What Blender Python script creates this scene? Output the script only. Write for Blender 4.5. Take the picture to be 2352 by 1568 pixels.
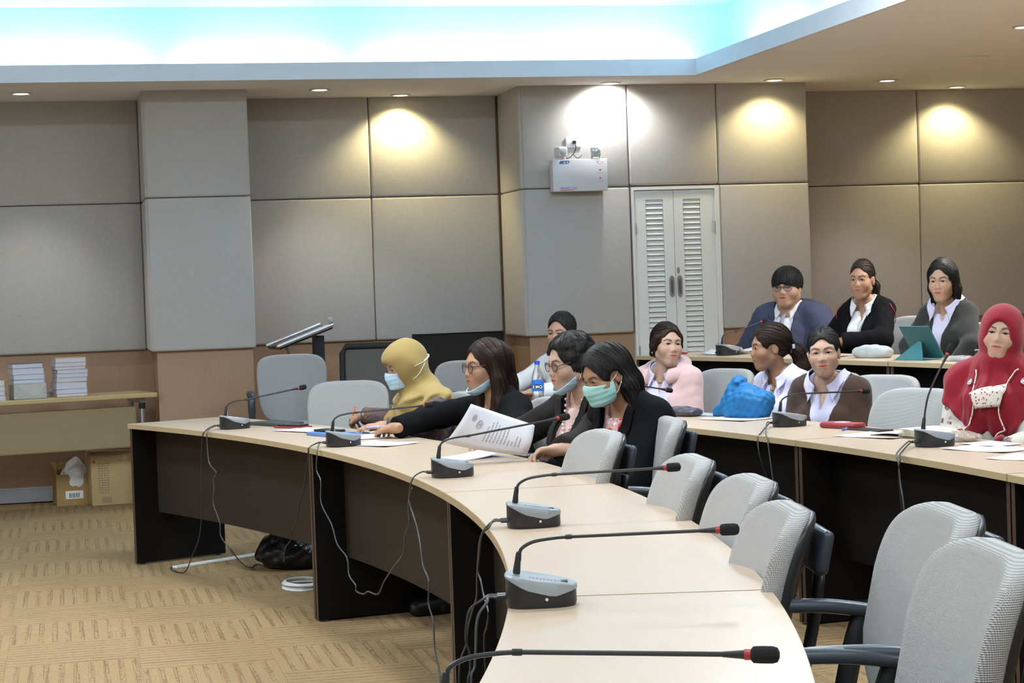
import bpy, bmesh, math, random
import numpy as np
from mathutils import Vector, Matrix
for o in list(bpy.data.objects): bpy.data.objects.remove(o, do_unlink=True)
SC = bpy.context.scene
COL = SC.collection
R = math.radians
# ------------------------------------------------------------------ camera
FPX, YAW, PIT, ROL, HC = 4550.0, R(12.68), R(1.67), R(-2.0), 1.42
_f = Vector((math.sin(YAW)*math.cos(PIT), math.cos(YAW)*math.cos(PIT), -math.sin(PIT)))
_r0 = Vector((math.cos(YAW), -math.sin(YAW), 0)); _u0 = _r0.cross(_f)
_r = math.cos(ROL)*_r0 + math.sin(ROL)*_u0; _u = -math.sin(ROL)*_r0 + math.cos(ROL)*_u0
cam = bpy.data.cameras.new('camera'); camo = bpy.data.objects.new('camera', cam); COL.objects.link(camo)
cam.sensor_width = 36; cam.lens = FPX/2352*36; cam.clip_start = .05; cam.clip_end = 100
camo.matrix_world = Matrix(((_r.x,_u.x,-_f.x,0),(_r.y,_u.y,-_f.y,0),(_r.z,_u.z,-_f.z,HC),(0,0,0,1)))
SC.camera = camo
# ------------------------------------------------------------------ world / exposure
W = bpy.data.worlds.new('world'); SC.world = W; W.use_nodes = True
W.node_tree.nodes['Background'].inputs[0].default_value = (.60,.66,.75,1)
W.node_tree.nodes['Background'].inputs[1].default_value = .20
SC.view_settings.view_transform = 'Standard'; SC.view_settings.look = 'None'
SC.view_settings.gamma = 1; SC.view_settings.use_curve_mapping = False
SC.view_settings.exposure = 0.0
SC.cycles.use_adaptive_sampling = True; SC.cycles.adaptive_threshold = .15
SC.cycles.max_bounces = 5; SC.cycles.diffuse_bounces = 3; SC.cycles.glossy_bounces = 3; SC.cycles.transmission_bounces = 5; SC.cycles.transparent_max_bounces = 8
SC.cycles.caustics_reflective = False; SC.cycles.caustics_refractive = False
# light levels (watts / strengths), tuned here
COVE_E, PANEL_W, DOWN_W, WARM_W, FRONT_W = 80.0, 43.0, 34.0, 30.0, 60.0
# ------------------------------------------------------------------ helpers
def lin(c):
    return tuple(((v/12.92) if v <= .04045 else ((v+.055)/1.055)**2.4) for v in c)
def hexc(h): return lin([int(h[i:i+2],16)/255 for i in (0,2,4)])
MATS = {}
def mat(name, col, rough=.5, metal=0, spec=.5, noise=0, nscale=40, bump=0, bscale=200, emit=0, alpha=1, trans=0, ior=1.45, coat=0, sheen=0, stretch=None, emitcol=None):
    if name in MATS: return MATS[name]
    m = bpy.data.materials.new(name); m.use_nodes = True; nt = m.node_tree; b = nt.nodes['Principled BSDF']
    if isinstance(col, str): col = hexc(col)
    I = b.inputs
    I['Base Color'].default_value = (*col,1); I['Roughness'].default_value = rough; I['Metallic'].default_value = metal
    I['Specular IOR Level'].default_value = spec; I['IOR'].default_value = ior
    if trans: I['Transmission Weight'].default_value = trans
    if coat: I['Coat Weight'].default_value = coat; I['Coat Roughness'].default_value = .15
    if sheen: I['Sheen Weight'].default_value = sheen
    if alpha < 1: I['Alpha'].default_value = alpha
    if emit: I['Emission Color'].default_value = (*(emitcol or col),1); I['Emission Strength'].default_value = emit
    if noise or bump:
        tc = nt.nodes.new('ShaderNodeTexCoord'); mp = nt.nodes.new('ShaderNodeMapping')
        nt.links.new(tc.outputs['Object'], mp.inputs[0])
        if stretch: mp.inputs['Scale'].default_value = stretch
    if noise:
        n = nt.nodes.new('ShaderNodeTexNoise'); n.inputs['Scale'].default_value = nscale; n.inputs['Detail'].default_value = 2
        nt.links.new(mp.outputs[0], n.inputs['Vector'])
        mx = nt.nodes.new('ShaderNodeMix'); mx.data_type = 'RGBA'
        mx.inputs[6].default_value = (*[v*(1-noise) for v in col],1); mx.inputs[7].default_value = (*[min(1,v*(1+noise)) for v in col],1)
        nt.links.new(n.outputs['Fac'], mx.inputs[0]); nt.links.new(mx.outputs[2], I['Base Color'])
    if bump:
        n2 = nt.nodes.new('ShaderNodeTexNoise'); n2.inputs['Scale'].default_value = bscale; n2.inputs['Detail'].default_value = 3
        nt.links.new(mp.outputs[0], n2.inputs['Vector'])
        bp = nt.nodes.new('ShaderNodeBump'); bp.inputs['Strength'].default_value = bump; bp.inputs['Distance'].default_value = .01
        nt.links.new(n2.outputs['Fac'], bp.inputs['Height']); nt.links.new(bp.outputs[0], I['Normal'])
    MATS[name] = m; return m
def nd(m, t, **kw):
    n = m.node_tree.nodes.new('ShaderNode'+t)
    for k,v in kw.items():
        if k.startswith('i_'): n.inputs[k[2:].replace('_',' ')].default_value = v
        elif k.startswith('n') and k[1:].isdigit(): n.inputs[int(k[1:])].default_value = v
        else: setattr(n, k, v)
    return n
def lk(m, a, b): m.node_tree.links.new(a, b)

class MB:
    """collects faces, then build() links them as ONE mesh object"""
    def __init__(s): s.v=[]; s.f=[]; s.mi=[]; s.cur=0
    def add(s, vs, fs):
        o=len(s.v); s.v += [tuple(v) for v in vs]; s.f += [tuple(i+o for i in f) for f in fs]; s.mi += [s.cur]*len(fs); return s
    def box(s, lo, hi, M=None):
        x0,y0,z0=lo; x1,y1,z1=hi
        vs=[(x0,y0,z0),(x1,y0,z0),(x1,y1,z0),(x0,y1,z0),(x0,y0,z1),(x1,y0,z1),(x1,y1,z1),(x0,y1,z1)]
        if M is not None: vs=[M@Vector(v) for v in vs]
        return s.add(vs,[(0,3,2,1),(4,5,6,7),(0,1,5,4),(1,2,6,5),(2,3,7,6),(3,0,4,7)])
    def rbox(s, lo, hi, r=.01, n=2, M=None):
        bm=bmesh.new(); bmesh.ops.create_cube(bm,size=1)
        c=[(a+b)/2 for a,b in zip(lo,hi)]; d=[b-a for a,b in zip(lo,hi)]
        for v in bm.verts: v.co=Vector((v.co.x*d[0]+c[0],v.co.y*d[1]+c[1],v.co.z*d[2]+c[2]))
        bmesh.ops.bevel(bm,geom=bm.edges[:],offset=r,segments=n,profile=.5,affect='EDGES')
        return s.bm(bm,M)
    def bm(s, bm, M=None):
        bm.verts.index_update()
        vs=[(M@v.co if M is not None else v.co.copy()) for v in bm.verts]; fs=[[v.index for v in f.verts] for f in bm.faces]
        bm.free(); return s.add(vs,fs)
    def tube(s, pts, r, n=8, caps=True, close=False, flat=1.0, up=None):
        pts=[Vector(p) for p in pts]; k=len(pts); rs=r if isinstance(r,(list,tuple)) else [r]*k
        vs=[]; fs=[]; nrm=None
        for i,p in enumerate(pts):
            a=pts[(i-1)%k] if (i>0 or close) else p; b=pts[(i+1)%k] if (i<k-1 or close) else p
            t=(b-a); t=t.normalized() if t.length>1e-9 else Vector((0,0,1))
            if nrm is None:
                h=Vector(up) if up else (Vector((0,0,1)) if abs(t.z)<.9 else Vector((1,0,0)))
                nrm=(h-t*h.dot(t)).normalized()
            else:
                nrm=(nrm-t*nrm.dot(t)); nrm=nrm.normalized() if nrm.length>1e-6 else t.orthogonal().normalized()
            bn=t.cross(nrm)
            for j in range(n):
                a2=2*math.pi*j/n; vs.append(p+nrm*(math.cos(a2)*rs[i]*flat)+bn*(math.sin(a2)*rs[i]))
        m=k if close else k-1
        for i in range(m):
            for j in range(n):
                a2=i*n+j; b2=i*n+(j+1)%n; c2=((i+1)%k)*n+(j+1)%n; d2=((i+1)%k)*n+j
                fs.append((a2,b2,c2,d2))
        if caps and not close:
            fs.append(tuple(range(n-1,-1,-1))); fs.append(tuple((k-1)*n+j for j in range(n)))
        return s.add(vs,fs)
    def lathe(s, prof, n=16, M=None, axis='z'):
        vs=[]; fs=[]; k=len(prof)
        for (r,z) in prof:
            for j in range(n):
                a=2*math.pi*j/n; v=Vector((r*math.cos(a),r*math.sin(a),z))
                if axis=='x': v=Vector((v.z,v.x,v.y))
                vs.append(M@v if M is not None else v)
        for i in range(k-1):
            for j in range(n):
                fs.append((i*n+j,i*n+(j+1)%n,(i+1)*n+(j+1)%n,(i+1)*n+j))
        fs.append(tuple(range(n-1,-1,-1))); fs.append(tuple((k-1)*n+j for j in range(n)))
        return s.add(vs,fs)
    def prism(s, poly, z0, z1, M=None):
        n=len(poly); vs=[Vector((x,y,z0)) for x,y in poly]+[Vector((x,y,z1)) for x,y in poly]
        if M is not None: vs=[M@v for v in vs]
        return s.add(vs,[tuple(range(n-1,-1,-1)),tuple(range(n,2*n))]+[(i,(i+1)%n,n+(i+1)%n,n+i) for i in range(n)])
    def grid(s, fn, nu, nv):
        vs=[fn(i/(nu-1),j/(nv-1)) for i in range(nu) for j in range(nv)]
        return s.add(vs,[(i*nv+j,(i+1)*nv+j,(i+1)*nv+j+1,i*nv+j+1) for i in range(nu-1) for j in range(nv-1)])
    def sheet(s, fn, nu, nv, th):
        """closed thin slab: fn(u,v) -> point ; thickness th along the local normal"""
        g=[[Vector(fn(i/(nu-1),j/(nv-1))) for j in range(nv)] for i in range(nu)]
        def nrm(i,j):
            a=g[min(i+1,nu-1)][j]-g[max(i-1,0)][j]; b=g[i][min(j+1,nv-1)]-g[i][max(j-1,0)]
            c=a.cross(b); return c.normalized() if c.length>1e-12 else Vector((0,0,1))
        vs=[g[i][j] for i in range(nu) for j in range(nv)]+[g[i][j]-nrm(i,j)*th for i in range(nu) for j in range(nv)]
        N=nu*nv; fs=[]
        for i in range(nu-1):
            for j in range(nv-1):
                q=(i*nv+j,(i+1)*nv+j,(i+1)*nv+j+1,i*nv+j+1); fs.append(q); fs.append(tuple(N+k for k in reversed(q)))
        bd=[i*nv for i in range(nu)]+[(nu-1)*nv+j for j in range(1,nv)]+[i*nv+nv-1 for i in range(nu-2,-1,-1)]+[j for j in range(nv-2,0,-1)]
        for a,b in zip(bd,bd[1:]+bd[:1]): fs.append((b,a,N+a,N+b))
        return s.add(vs,fs)
    def mesh(s, name, mats, smooth=False):
        me=bpy.data.meshes.new(name); me.from_pydata([tuple(v) for v in s.v],[],s.f)
        for m in (mats if isinstance(mats,(list,tuple)) else [mats]): me.materials.append(m)
        if any(s.mi): me.polygons.foreach_set('material_index',s.mi)
        if smooth: 
            me.polygons.foreach_set('use_smooth',[True]*len(me.polygons))
            if smooth!='all':
                try: me.set_sharp_from_angle(angle=R(40))
                except Exception: pass
        me.update(); return me
    def build(s, name, mats, parent=None, smooth=False, loc=None, rotz=None):
        return put(name, s.mesh(name,mats,smooth), parent, loc, rotz)
def put(name, me, parent=None, loc=None, rotz=None):
    o=bpy.data.objects.new(name,me); COL.objects.link(o)
    if parent is not None: o.parent=parent
    if loc is not None: o.location=loc
    if rotz is not None: o.rotation_euler=(0,0,rotz)
    return o
def tag(o, label=None, cat=None, group=None, kind=None):
    if label: o['label']=label
    if cat: o['category']=cat
    if group: o['group']=group
    if kind: o['kind']=kind
    return o
def thing(name, label, cat, loc=(0,0,0), rotz=0, group=None):
    o=bpy.data.objects.new(name,None); COL.objects.link(o); o.location=loc; o.rotation_euler=(0,0,rotz); o.empty_display_size=.1
    return tag(o,label,cat,group)
def struct(o): o['kind']='structure'; return o
def copy_tree(o, parent=None):
    c=o.copy(); COL.objects.link(c); c.parent=parent
    for ch in list(o.children): copy_tree(ch,c)
    return c
def catmull(pts, n=6):
    P=[Vector(p) for p in pts]; P=[P[0]*2-P[1]]+P+[P[-1]*2-P[-2]]; out=[]
    for i in range(1,len(P)-2):
        for k in range(n):
            t=k/n; a,b,c,d=P[i-1],P[i],P[i+1],P[i+2]
            out.append(.5*((2*b)+(c-a)*t+(2*a-5*b+4*c-d)*t*t+(3*b-a-3*c+d)*t**3))
    out.append(P[-2]); return out
def text_mesh(txt, size, M, name, m, parent=None, bold=False, align='LEFT'):
    cu=bpy.data.curves.new(name,'FONT'); cu.body=txt; cu.size=size; cu.align_x=align; cu.extrude=.0004
    if bold: cu.offset=size*.018
    t=bpy.data.objects.new('tmp_text',cu); COL.objects.link(t); dg=bpy.context.evaluated_depsgraph_get()
    me=bpy.data.meshes.new_from_object(t.evaluated_get(dg)); bpy.data.objects.remove(t,do_unlink=True); bpy.data.curves.remove(cu)
    me.transform(M); me.materials.clear(); me.materials.append(m); me.name=name
    return put(name,me,parent)
CX, CY = -9.1, 6.5          # centre of the curved rows of desks
CYK = [CY]                  # the middle row is struck from a slightly nearer centre
def pol(r, deg, z=0): return Vector((CX+r*math.cos(R(deg)), CYK[0]+r*math.sin(R(deg)), z))
rnd=random.Random(7)
# ------------------------------------------------------------------ room materials
def carpet_mat():
    m=mat('carpet_loop',(.42,.29,.135),.95,spec=.15); b=m.node_tree.nodes['Principled BSDF']
    tc=nd(m,'TexCoord'); oi=nd(m,'ObjectInfo'); ad=nd(m,'VectorMath',operation='ADD'); cb=nd(m,'CombineXYZ'); mu=nd(m,'Math',operation='MULTIPLY'); mu.inputs[1].default_value=37
    lk(m,oi.outputs['Random'],mu.inputs[0])
    for k in (0,1,2): lk(m,mu.outputs[0],cb.inputs[k])
    lk(m,tc.outputs['Object'],ad.inputs[0]); lk(m,cb.outputs[0],ad.inputs[1])
    def nz(sc,lo,hi):
        mp=nd(m,'Mapping'); mp.inputs['Scale'].default_value=sc; lk(m,ad.outputs[0],mp.inputs[0])
        n=nd(m,'TexNoise'); n.inputs['Scale'].default_value=1; n.inputs['Detail'].default_value=1; lk(m,mp.outputs[0],n.inputs['Vector'])
        r=nd(m,'MapRange'); r.inputs['From Min'].default_value=lo; r.inputs['From Max'].default_value=hi; lk(m,n.outputs['Fac'],r.inputs[0]); return r.outputs[0]
    lines=nz((300,2.5,1),.5,.56); cols=nz((44,1.2,1),.50,.58); dots=nz((60,34,1),.56,.62); red=nz((60,9,1),.50,.66); grain=nz((420,60,1),.3,.7)
    sp=nd(m,'SeparateXYZ'); lk(m,tc.outputs['Object'],sp.inputs[0]); sm=nd(m,'Math',operation='MULTIPLY'); sm.inputs[1].default_value=112; lk(m,sp.outputs[0],sm.inputs[0]); sn=nd(m,'Math',operation='SINE'); lk(m,sm.outputs[0],sn.inputs[0])
    sr=nd(m,'MapRange'); sr.inputs['From Min'].default_value=.05; sr.inputs['From Max'].default_value=.35; lk(m,sn.outputs[0],sr.inputs[0])
    dash=nz((360,2.2,1),.50,.56); cols=sr.outputs[0]; dots=nz((80,34,1),.59,.64); lines=dash
    a=nd(m,'Math',operation='MULTIPLY'); lk(m,lines,a.inputs[0]); lk(m,cols,a.inputs[1])
    d=nd(m,'Math',operation='MULTIPLY'); lk(m,dots,d.inputs[0]); lk(m,cols,d.inputs[1])
    mx=nd(m,'Math',operation='MAXIMUM'); lk(m,a.outputs[0],mx.inputs[0]); lk(m,d.outputs[0],mx.inputs[1])
    g=nd(m,'Mix',data_type='RGBA'); g.inputs[6].default_value=(.285,.195,.10,1); g.inputs[7].default_value=(.375,.265,.142,1); lk(m,grain,g.inputs[0])
    rr=nd(m,'Mix',data_type='RGBA'); rr.inputs[7].default_value=(.36,.20,.105,1); lk(m,g.outputs[2],rr.inputs[6])
    rs=nd(m,'Math',operation='MULTIPLY'); rs.inputs[1].default_value=.35; lk(m,red,rs.inputs[0]); lk(m,rs.outputs[0],rr.inputs[0])
    k=nd(m,'Mix',data_type='RGBA'); k.inputs[7].default_value=(.135,.085,.045,1); lk(m,rr.outputs[2],k.inputs[6])
    ks=nd(m,'Math',operation='MULTIPLY'); ks.inputs[1].default_value=.62; lk(m,mx.outputs[0],ks.inputs[0]); lk(m,ks.outputs[0],k.inputs[0])
    lk(m,k.outputs[2],b.inputs['Base Color'])
    return m
def fabric_mat():
    m=mat('acoustic_fabric',(.30,.285,.26),.9,spec=.25,sheen=.15); b=m.node_tree.nodes['Principled BSDF']
    tc=nd(m,'TexCoord')
    def st(sc):
        mp=nd(m,'Mapping'); mp.inputs['Scale'].default_value=sc; lk(m,tc.outputs['Object'],mp.inputs[0])
        n=nd(m,'TexNoise'); n.inputs['Scale'].default_value=1; n.inputs['Detail'].default_value=1; lk(m,mp.outputs[0],n.inputs['Vector']); return n.outputs['Fac']
    a=st((24,24,640)); c=st((640,640,24)); ad=nd(m,'Math',operation='ADD'); lk(m,a,ad.inputs[0]); lk(m,c,ad.inputs[1])
    r=nd(m,'MapRange'); r.inputs['From Min'].default_value=.7; r.inputs['From Max'].default_value=1.3; lk(m,ad.outputs[0],r.inputs[0])
    x=nd(m,'Mix',data_type='RGBA'); x.inputs[6].default_value=(.445,.435,.42,1); x.inputs[7].default_value=(.535,.525,.51,1); lk(m,r.outputs[0],x.inputs[0]); lk(m,x.outputs[2],b.inputs['Base Color'])
    return m
CARPET=carpet_mat(); FABRIC=fabric_mat()
WOODWALL=mat('wall_laminate',(.40,.255,.165),.55,noise=.14,nscale=1,stretch=(260,260,3))
SOFFIT=mat('ceiling_paint',(.93,.925,.92),.85,noise=.02,nscale=3)
WHITE_PAINT=mat('white_paint',(.84,.87,.92),.7,noise=.02,nscale=4)
BASEB=mat('baseboard_paint',(.47,.51,.56),.5,noise=.03,nscale=8)
PLAINWALL=mat('plain_wall_paint',(.62,.60,.57),.9,noise=.02,nscale=3)
# ------------------------------------------------------------------ floor with quarter-turned carpet tiles
T=.51
floor=struct(MB().box((-5,-3,-.1),(9,14.6,-.008)).build('floor',CARPET)); tag(floor,'tan carpet tile floor with brown dashed stripes')
tile_me=MB().rbox((-T/2+.0002,-T/2+.0002,-.0075),(T/2-.0002,T/2-.0002,0),.0004,1).mesh('carpet_tile',CARPET)
for i in range(-2,8):
    for j in range(-11,13):
        x=.229+T*(i+.5); y=8.157+T*(j+.5)+(T/2 if i%2 else 0)
        if y>14.2 or (x>3.4 and y>8) : continue
        o=put('carpet_tile',tile_me,floor,(x,y,0)); o.rotation_euler=(0,0,(0 if j%2==0 else math.pi/2)+(math.pi if rnd.random()<.5 else 0))
# ------------------------------------------------------------------ back wall: laminate below, padded fabric panels above
Z1,ZS,ZT=1.04,2.083,2.808
FB,FF=14.30,13.62       # panel faces: recessed wall, columns
wall=struct(MB().box((-5,FB+.045,0),(9,FB+.25,3.5)).build('wall_back',WOODWALL)); tag(wall,'back wall of wood laminate below grey padded fabric panels')
colA=struct(MB().box((.60,FF+.045,0),(1.25,FB+.05,ZT)).build('wall_column',WOODWALL)); tag(colA,'wall column clad in grey fabric above wood laminate')
colB=struct(MB().box((3.205,FF+.045,0),(5.305,FB+.05,ZT)).build('wall_column',WOODWALL)); tag(colB,'wide wall projection around the white louvre doors')
def panel(parent,x0,x1,y0,y1,z0,z1):
    mb=MB().rbox((x0+.002,y0+.002,z0+.002),(x1-.002,y1-.002,z1-.002),.016,3); 
    return mb.build('fabric_panel',FABRIC,parent,smooth='all')
for (z0,z1) in ((Z1,ZS),(ZS,ZT+.01)):
    for x0,x1 in ((-2.4,-1.42),(-1.42,-.47),(-.47,.56),(1.265,2.207),(2.207,3.16),(5.33,6.495),(6.495,7.64),(7.64,8.8)):
        panel(wall,x0,x1,FB,FB+.05,z0,z1)
    panel(colA,.567,1.272,FF,FF+.05,z0,z1); panel(colA,.555,.60,FF+.012,FB,z0,z1)
    panel(colB,3.185,3.966,FF,FF+.05,z0,z1); panel(colB,3.165,3.21,FF+.012,FB,z0,z1)
    panel(colB,4.632,5.325,FF,FF+.05,z0,z1)
panel(colB,3.966,4.632,FF,FF+.05,ZS+.005,ZT+.01)
for nm,x0,x1,y0,y1 in (('baseboard_back',-5,.6,FB+.03,FB+.046),('baseboard_middle',1.25,3.2,FB+.03,FB+.046),('baseboard_column',.6,1.25,FF+.03,FF+.046)):
    tag(struct(MB().rbox((x0,y0,0),(x1,y1,.105),.003,1).build(nm,BASEB)),'blue-grey painted skirting board along the back wall')
struct(MB().box((-5.2,-3,0),(-5,14.6,3.5)).build('wall_left',PLAINWALL)); struct(MB().box((9,-3,0),(9.2,14.6,3.5)).build('wall_right',PLAINWALL))
struct(MB().box((-5,-3.2,0),(9,-3,3.5)).build('wall_front',PLAINWALL))
# raised floor under the third row
RISE=.19
arc=[pol(13.42,a) for a in np.linspace(-34,24.3,40)]
poly=[(p.x,p.y) for p in arc]+[(arc[-1].x,13.55),(8.98,13.55),(8.98,arc[0].y)]
fr=struct(MB().prism(poly,0,RISE).build('floor_riser',CARPET)); tag(fr,'carpeted step carrying the third row of desks')
# ------------------------------------------------------------------ ceiling: soffit, lit cove, raised field
EX,EY=4.31,13.03
cl=struct(MB().box((-5,EY,ZT),(9,FB+.25,ZT+.03)).box((EX,-3,ZT),(9,EY,ZT+.03)).build('ceiling_soffit',SOFFIT)); tag(cl,'grey-beige lowered ceiling border with downlights')
lip=struct(MB().box((-5,EY-.03,ZT-.004),(EX,EY,ZT+.107)).box((EX-.03,-3,ZT-.004),(EX,EY-.03,ZT+.107)).build('trim_cove_lip',WHITE_PAINT)); tag(lip,'white upstand edge of the lit ceiling cove')
CVY,CVX,ZU=EY+.36,EX+.36,3.335
COVEW=mat('cove_paint',(.63,.84,.88),.8,noise=.015,nscale=2)
struct(MB().box((-5,CVY,ZT+.03),(CVX+.03,CVY+.03,3.5)).box((CVX,-3,ZT+.03),(CVX+.03,CVY,3.5)).build('wall_cove',COVEW))
uc=struct(MB().box((-5,-3,ZU),(CVX,CVY,ZU+.1)).build('ceiling',mat('raised_ceiling_paint',(.50,.68,.86),.85,noise=.02,nscale=3))); tag(uc,'pale blue raised ceiling inside the lit cove')
struct(MB().box((CVX,-3,3.4),(9,14.6,3.5)).box((-5,CVY,3.4),(9,14.6,3.5)).build('ceiling_slab',PLAINWALL))
TUBE=mat('fluorescent_tube',(.85,.96,1),.4,emit=COVE_E,emitcol=(.55,.86,1.0))
CAPM=mat('tube_cap',(.75,.76,.78),.4,metal=.6)
def cove_tube(p0,p1,i):
    p0,p1=Vector(p0),Vector(p1); d=(p1-p0).normalized(); t=thing('fluorescent_tube','fluorescent tube hidden behind the cove edge','tube light',(0,0,0),0,'cove tubes')
    MB().tube([p0+d*.03,p1-d*.03],.013,8).build('glass_tube',TUBE,t,True)
    MB().tube([p0,p0+d*.03],.014,8).build('end_cap',CAPM,t); MB().tube([p1-d*.03,p1],.014,8).build('end_cap',CAPM,t)
    MB().box((min(p0.x,p1.x)-.02,min(p0.y,p1.y)-.02,ZT+.03),(max(p0.x,p1.x)+.02,max(p0.y,p1.y)+.02,ZT+.05)).build('batten',WHITE_PAINT,t)
for k,(a,b) in enumerate(((-4.4,-3.2),(-3.1,-1.9),(-1.82,-.62),(-.58,.6),(.76,1.86),(2.02,3.2),(3.16,4.36))):
    cove_tube((a,EY+.24,ZT+.075),(b,EY+.24,ZT+.075),k)
for k,(a,b) in enumerate(((12.95,11.78),(11.62,10.5),(10.46,9.3),(9.2,8.0),(7.9,6.7),(6.6,5.4),(5.3,4.1))):
    cove_tube((EX+.24,b,ZT+.075),(EX+.24,a,ZT+.075),k)
# ------------------------------------------------------------------ downlights in the soffit
TRIM=mat('downlight_trim',(.72,.72,.72),.4)
def downlight(x,y,label,warm,watt,z=ZT,r=.055,on=True,cone=95,aim=None,bl=.6):
    t=thing('downlight',label,'downlight',(x,y,z))
    MB().lathe([(r+.018,0),(r+.02,-.006),(r+.002,-.008),(r-.004,-.002),(r-.006,.0)],20).build('trim_ring',TRIM,t,True)
    colr=(1,.83,.42) if warm else (1,.97,.92)
    MB().lathe([(r-.004,-.0035),(r*.6,-.006),(.002,-.007)],20).build('lens',mat('lens_warm' if warm else 'lens_white',(1,.95,.8),.4,emit=9 if on else .6,emitcol=colr) if on else mat('lens_off',(.5,.47,.42),.3),t,True)
    L=bpy.data.lights.new('downlight_beam','SPOT'); L.energy=watt; L.color=colr; L.spot_size=R(cone); L.spot_blend=bl; L.shadow_soft_size=.045
    lo=bpy.data.objects.new('lamp_beam',L); COL.objects.link(lo); lo.parent=t; lo.location=(0,0,-.03)
    if aim: lo.rotation_euler=aim
    return t
downlight(-.228,13.69,'round ceiling downlight above the books table, far from the wall panels',0,DOWN_W,cone=80)
downlight(1.778,13.68,'round ceiling downlight just beside the narrow fabric column',0,DOWN_W,cone=80)
downlight(2.42,14.14,'recessed downlight throwing a yellow pool on the panel seam wall',1,WARM_W*1.5,cone=125,aim=(R(8),0,0))
downlight(3.81,13.49,'dazzling white downlight above the emergency lamp unit',0,WARM_W*1.3,cone=150,aim=(R(25),0,0))
downlight(5.0,13.41,'yellow downlight above the panel right of the louvre doors',1,WARM_W,cone=125,aim=(R(10),0,0))
downlight(5.92,13.54,'white downlight in the soffit between two yellow ones',0,DOWN_W,cone=80)
downlight(6.73,14.09,'yellow downlight nearest the right end of the back wall',1,WARM_W*1.2,cone=125,aim=(R(8),0,0))
sp=thing('ceiling_speaker','flat round ceiling cover in the soffit over the third row','ceiling speaker',(5.93,12.15,ZT))
MB().lathe([(.10,0),(.10,-.004),(.094,-.008),(.002,-.009)],24).build('cover',SOFFIT,sp,True); MB().lathe([(.104,0),(.104,-.003),(.101,-.003),(.101,0)],24).build('rim',TRIM,sp,True)
# added fill lamps for ambient light: square LED panels of the raised ceiling and a second row of soffit downlights
LEDP=mat('led_diffuser',(.9,.95,1),.5,emit=2.2,emitcol=(.95,.98,1))
for i,x in enumerate((-3.6,-1.2,1.2,3.3)):
    for j,y in enumerate((-.8,2.4,5.6,8.8)):
        t=thing('ceiling_panel_light','square LED panel light in the raised ceiling','panel light',(x,y,ZU),0,'LED panel lights')
        MB().box((-.31,-.31,-.012),(.31,-.285,0)).box((-.31,.285,-.012),(.31,.31,0)).box((-.31,-.285,-.012),(-.285,.285,0)).box((.285,-.285,-.012),(.31,.285,0)).build('frame',WHITE_PAINT,t)
        MB().box((-.285,-.285,-.004),(.285,.285,-.001)).build('diffuser',LEDP,t)
        L=bpy.data.lights.new('panel_glow','AREA'); L.energy=PANEL_W*(.6,1.0,1.1,1.55)[j]; L.size=.56; L.color=(.88,.95,1)
        lo=bpy.data.objects.new('lamp_beam',L); COL.objects.link(lo); lo.parent=t; lo.location=(0,0,-.02)
for x,y in ((5.5,10.6),(6.6,10.6),(5.5,7.6),(5.5,4.6)):  # extra downlights added to brighten floor and soffit by bounce
    downlight(x,y,'round soffit downlight over the third row',0,DOWN_W*6,cone=130)['group']='soffit downlights over the seats'
# ------------------------------------------------------------------ louvred double door in the projection
DW=mat('door_paint',(.78,.83,.84),.45,noise=.02,nscale=5); STEEL=mat('brushed_steel',(.45,.48,.52),.35,metal=.8); DARKSLOT=mat('dark_slot',(.10,.11,.12),.6)
door=bpy.data.objects.new('door_1',None); COL.objects.link(door); struct(door); tag(door,'white double door with louvred panels')
DY=FF+.012
MB().box((3.975,DY-.012,0),(3.992,DY+.03,2.078)).box((4.598,DY-.012,0),(4.632,DY+.03,2.078)).box((3.992,DY-.012,2.055),(4.598,DY+.03,2.078)).build('door_frame',DW,door)
slat_me=MB().prism([(0,0),(-.011,-.026),(-.008,-.029),(.006,-.004)],-.064,.064,Matrix(((0,0,1,0),(1,0,0,0),(0,1,0,0),(0,0,0,1)))).mesh('slat',DW)
for k,(x0,x1) in enumerate(((3.995,4.287),(4.290,4.596))):
    cx=x0+(x1-x0)*(.515 if k==0 else .44); w=.066
    lf=MB().box((x0,DY,.01),(cx-w,DY+.03,2.05)).box((cx+w,DY,.01),(x1,DY+.03,2.05)).box((cx-w,DY,1.985),(cx+w,DY+.03,2.05)).box((cx-w,DY,.01),(cx+w,DY+.03,.35)).box((cx-w,DY+.02,.35),(cx+w,DY+.03,1.985)).build('door_leaf',DW,door)
    for s in range(44):
        put('slat',slat_me,lf,(cx,DY+.013,1.983-s*.0368))
    hx=x1-.028 if k==0 else x0+.028
    M=Matrix.Translation((hx,DY,1.36))@Matrix.Diagonal((.6,1,1,1))@Matrix.Rotation(R(90),4,'X')
    out=[(.033*math.cos(a),.033*math.sin(a)+(.045 if 0<=a<=math.pi else -.045)) for a in np.linspace(0,2*math.pi,24,endpoint=False)]
    hd=MB().prism(out,-.001,.004,M).build('handle',STEEL,lf); 
    MB().prism([(p[0]*.45,p[1]*.7) for p in out],.0035,.006,M).build('finger_recess',DARKSLOT,hd)
    for hz in (.9,1.78):
        MB().tube([(x0+.004 if k==0 else x1-.004,DY-.006,hz-.04),(x0+.004 if k==0 else x1-.004,DY-.006,hz+.04)],.007,8).build('hinge',STEEL,lf)
    if k==1:
        M2=Matrix.Translation((x0+.02,DY,1.475))@Matrix.Diagonal((.6,1,1,1))@Matrix.Rotation(R(90),4,'X')
        MB().prism([(.016*math.cos(a),.024*math.sin(a)) for a in np.linspace(0,2*math.pi,16,endpoint=False)],-.001,.004,M2).prism([(.004*math.cos(a),.006*math.sin(a)) for a in np.linspace(0,2*math.pi,8,endpoint=False)],.004,.005,M2).build('lock',STEEL,lf)
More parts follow.
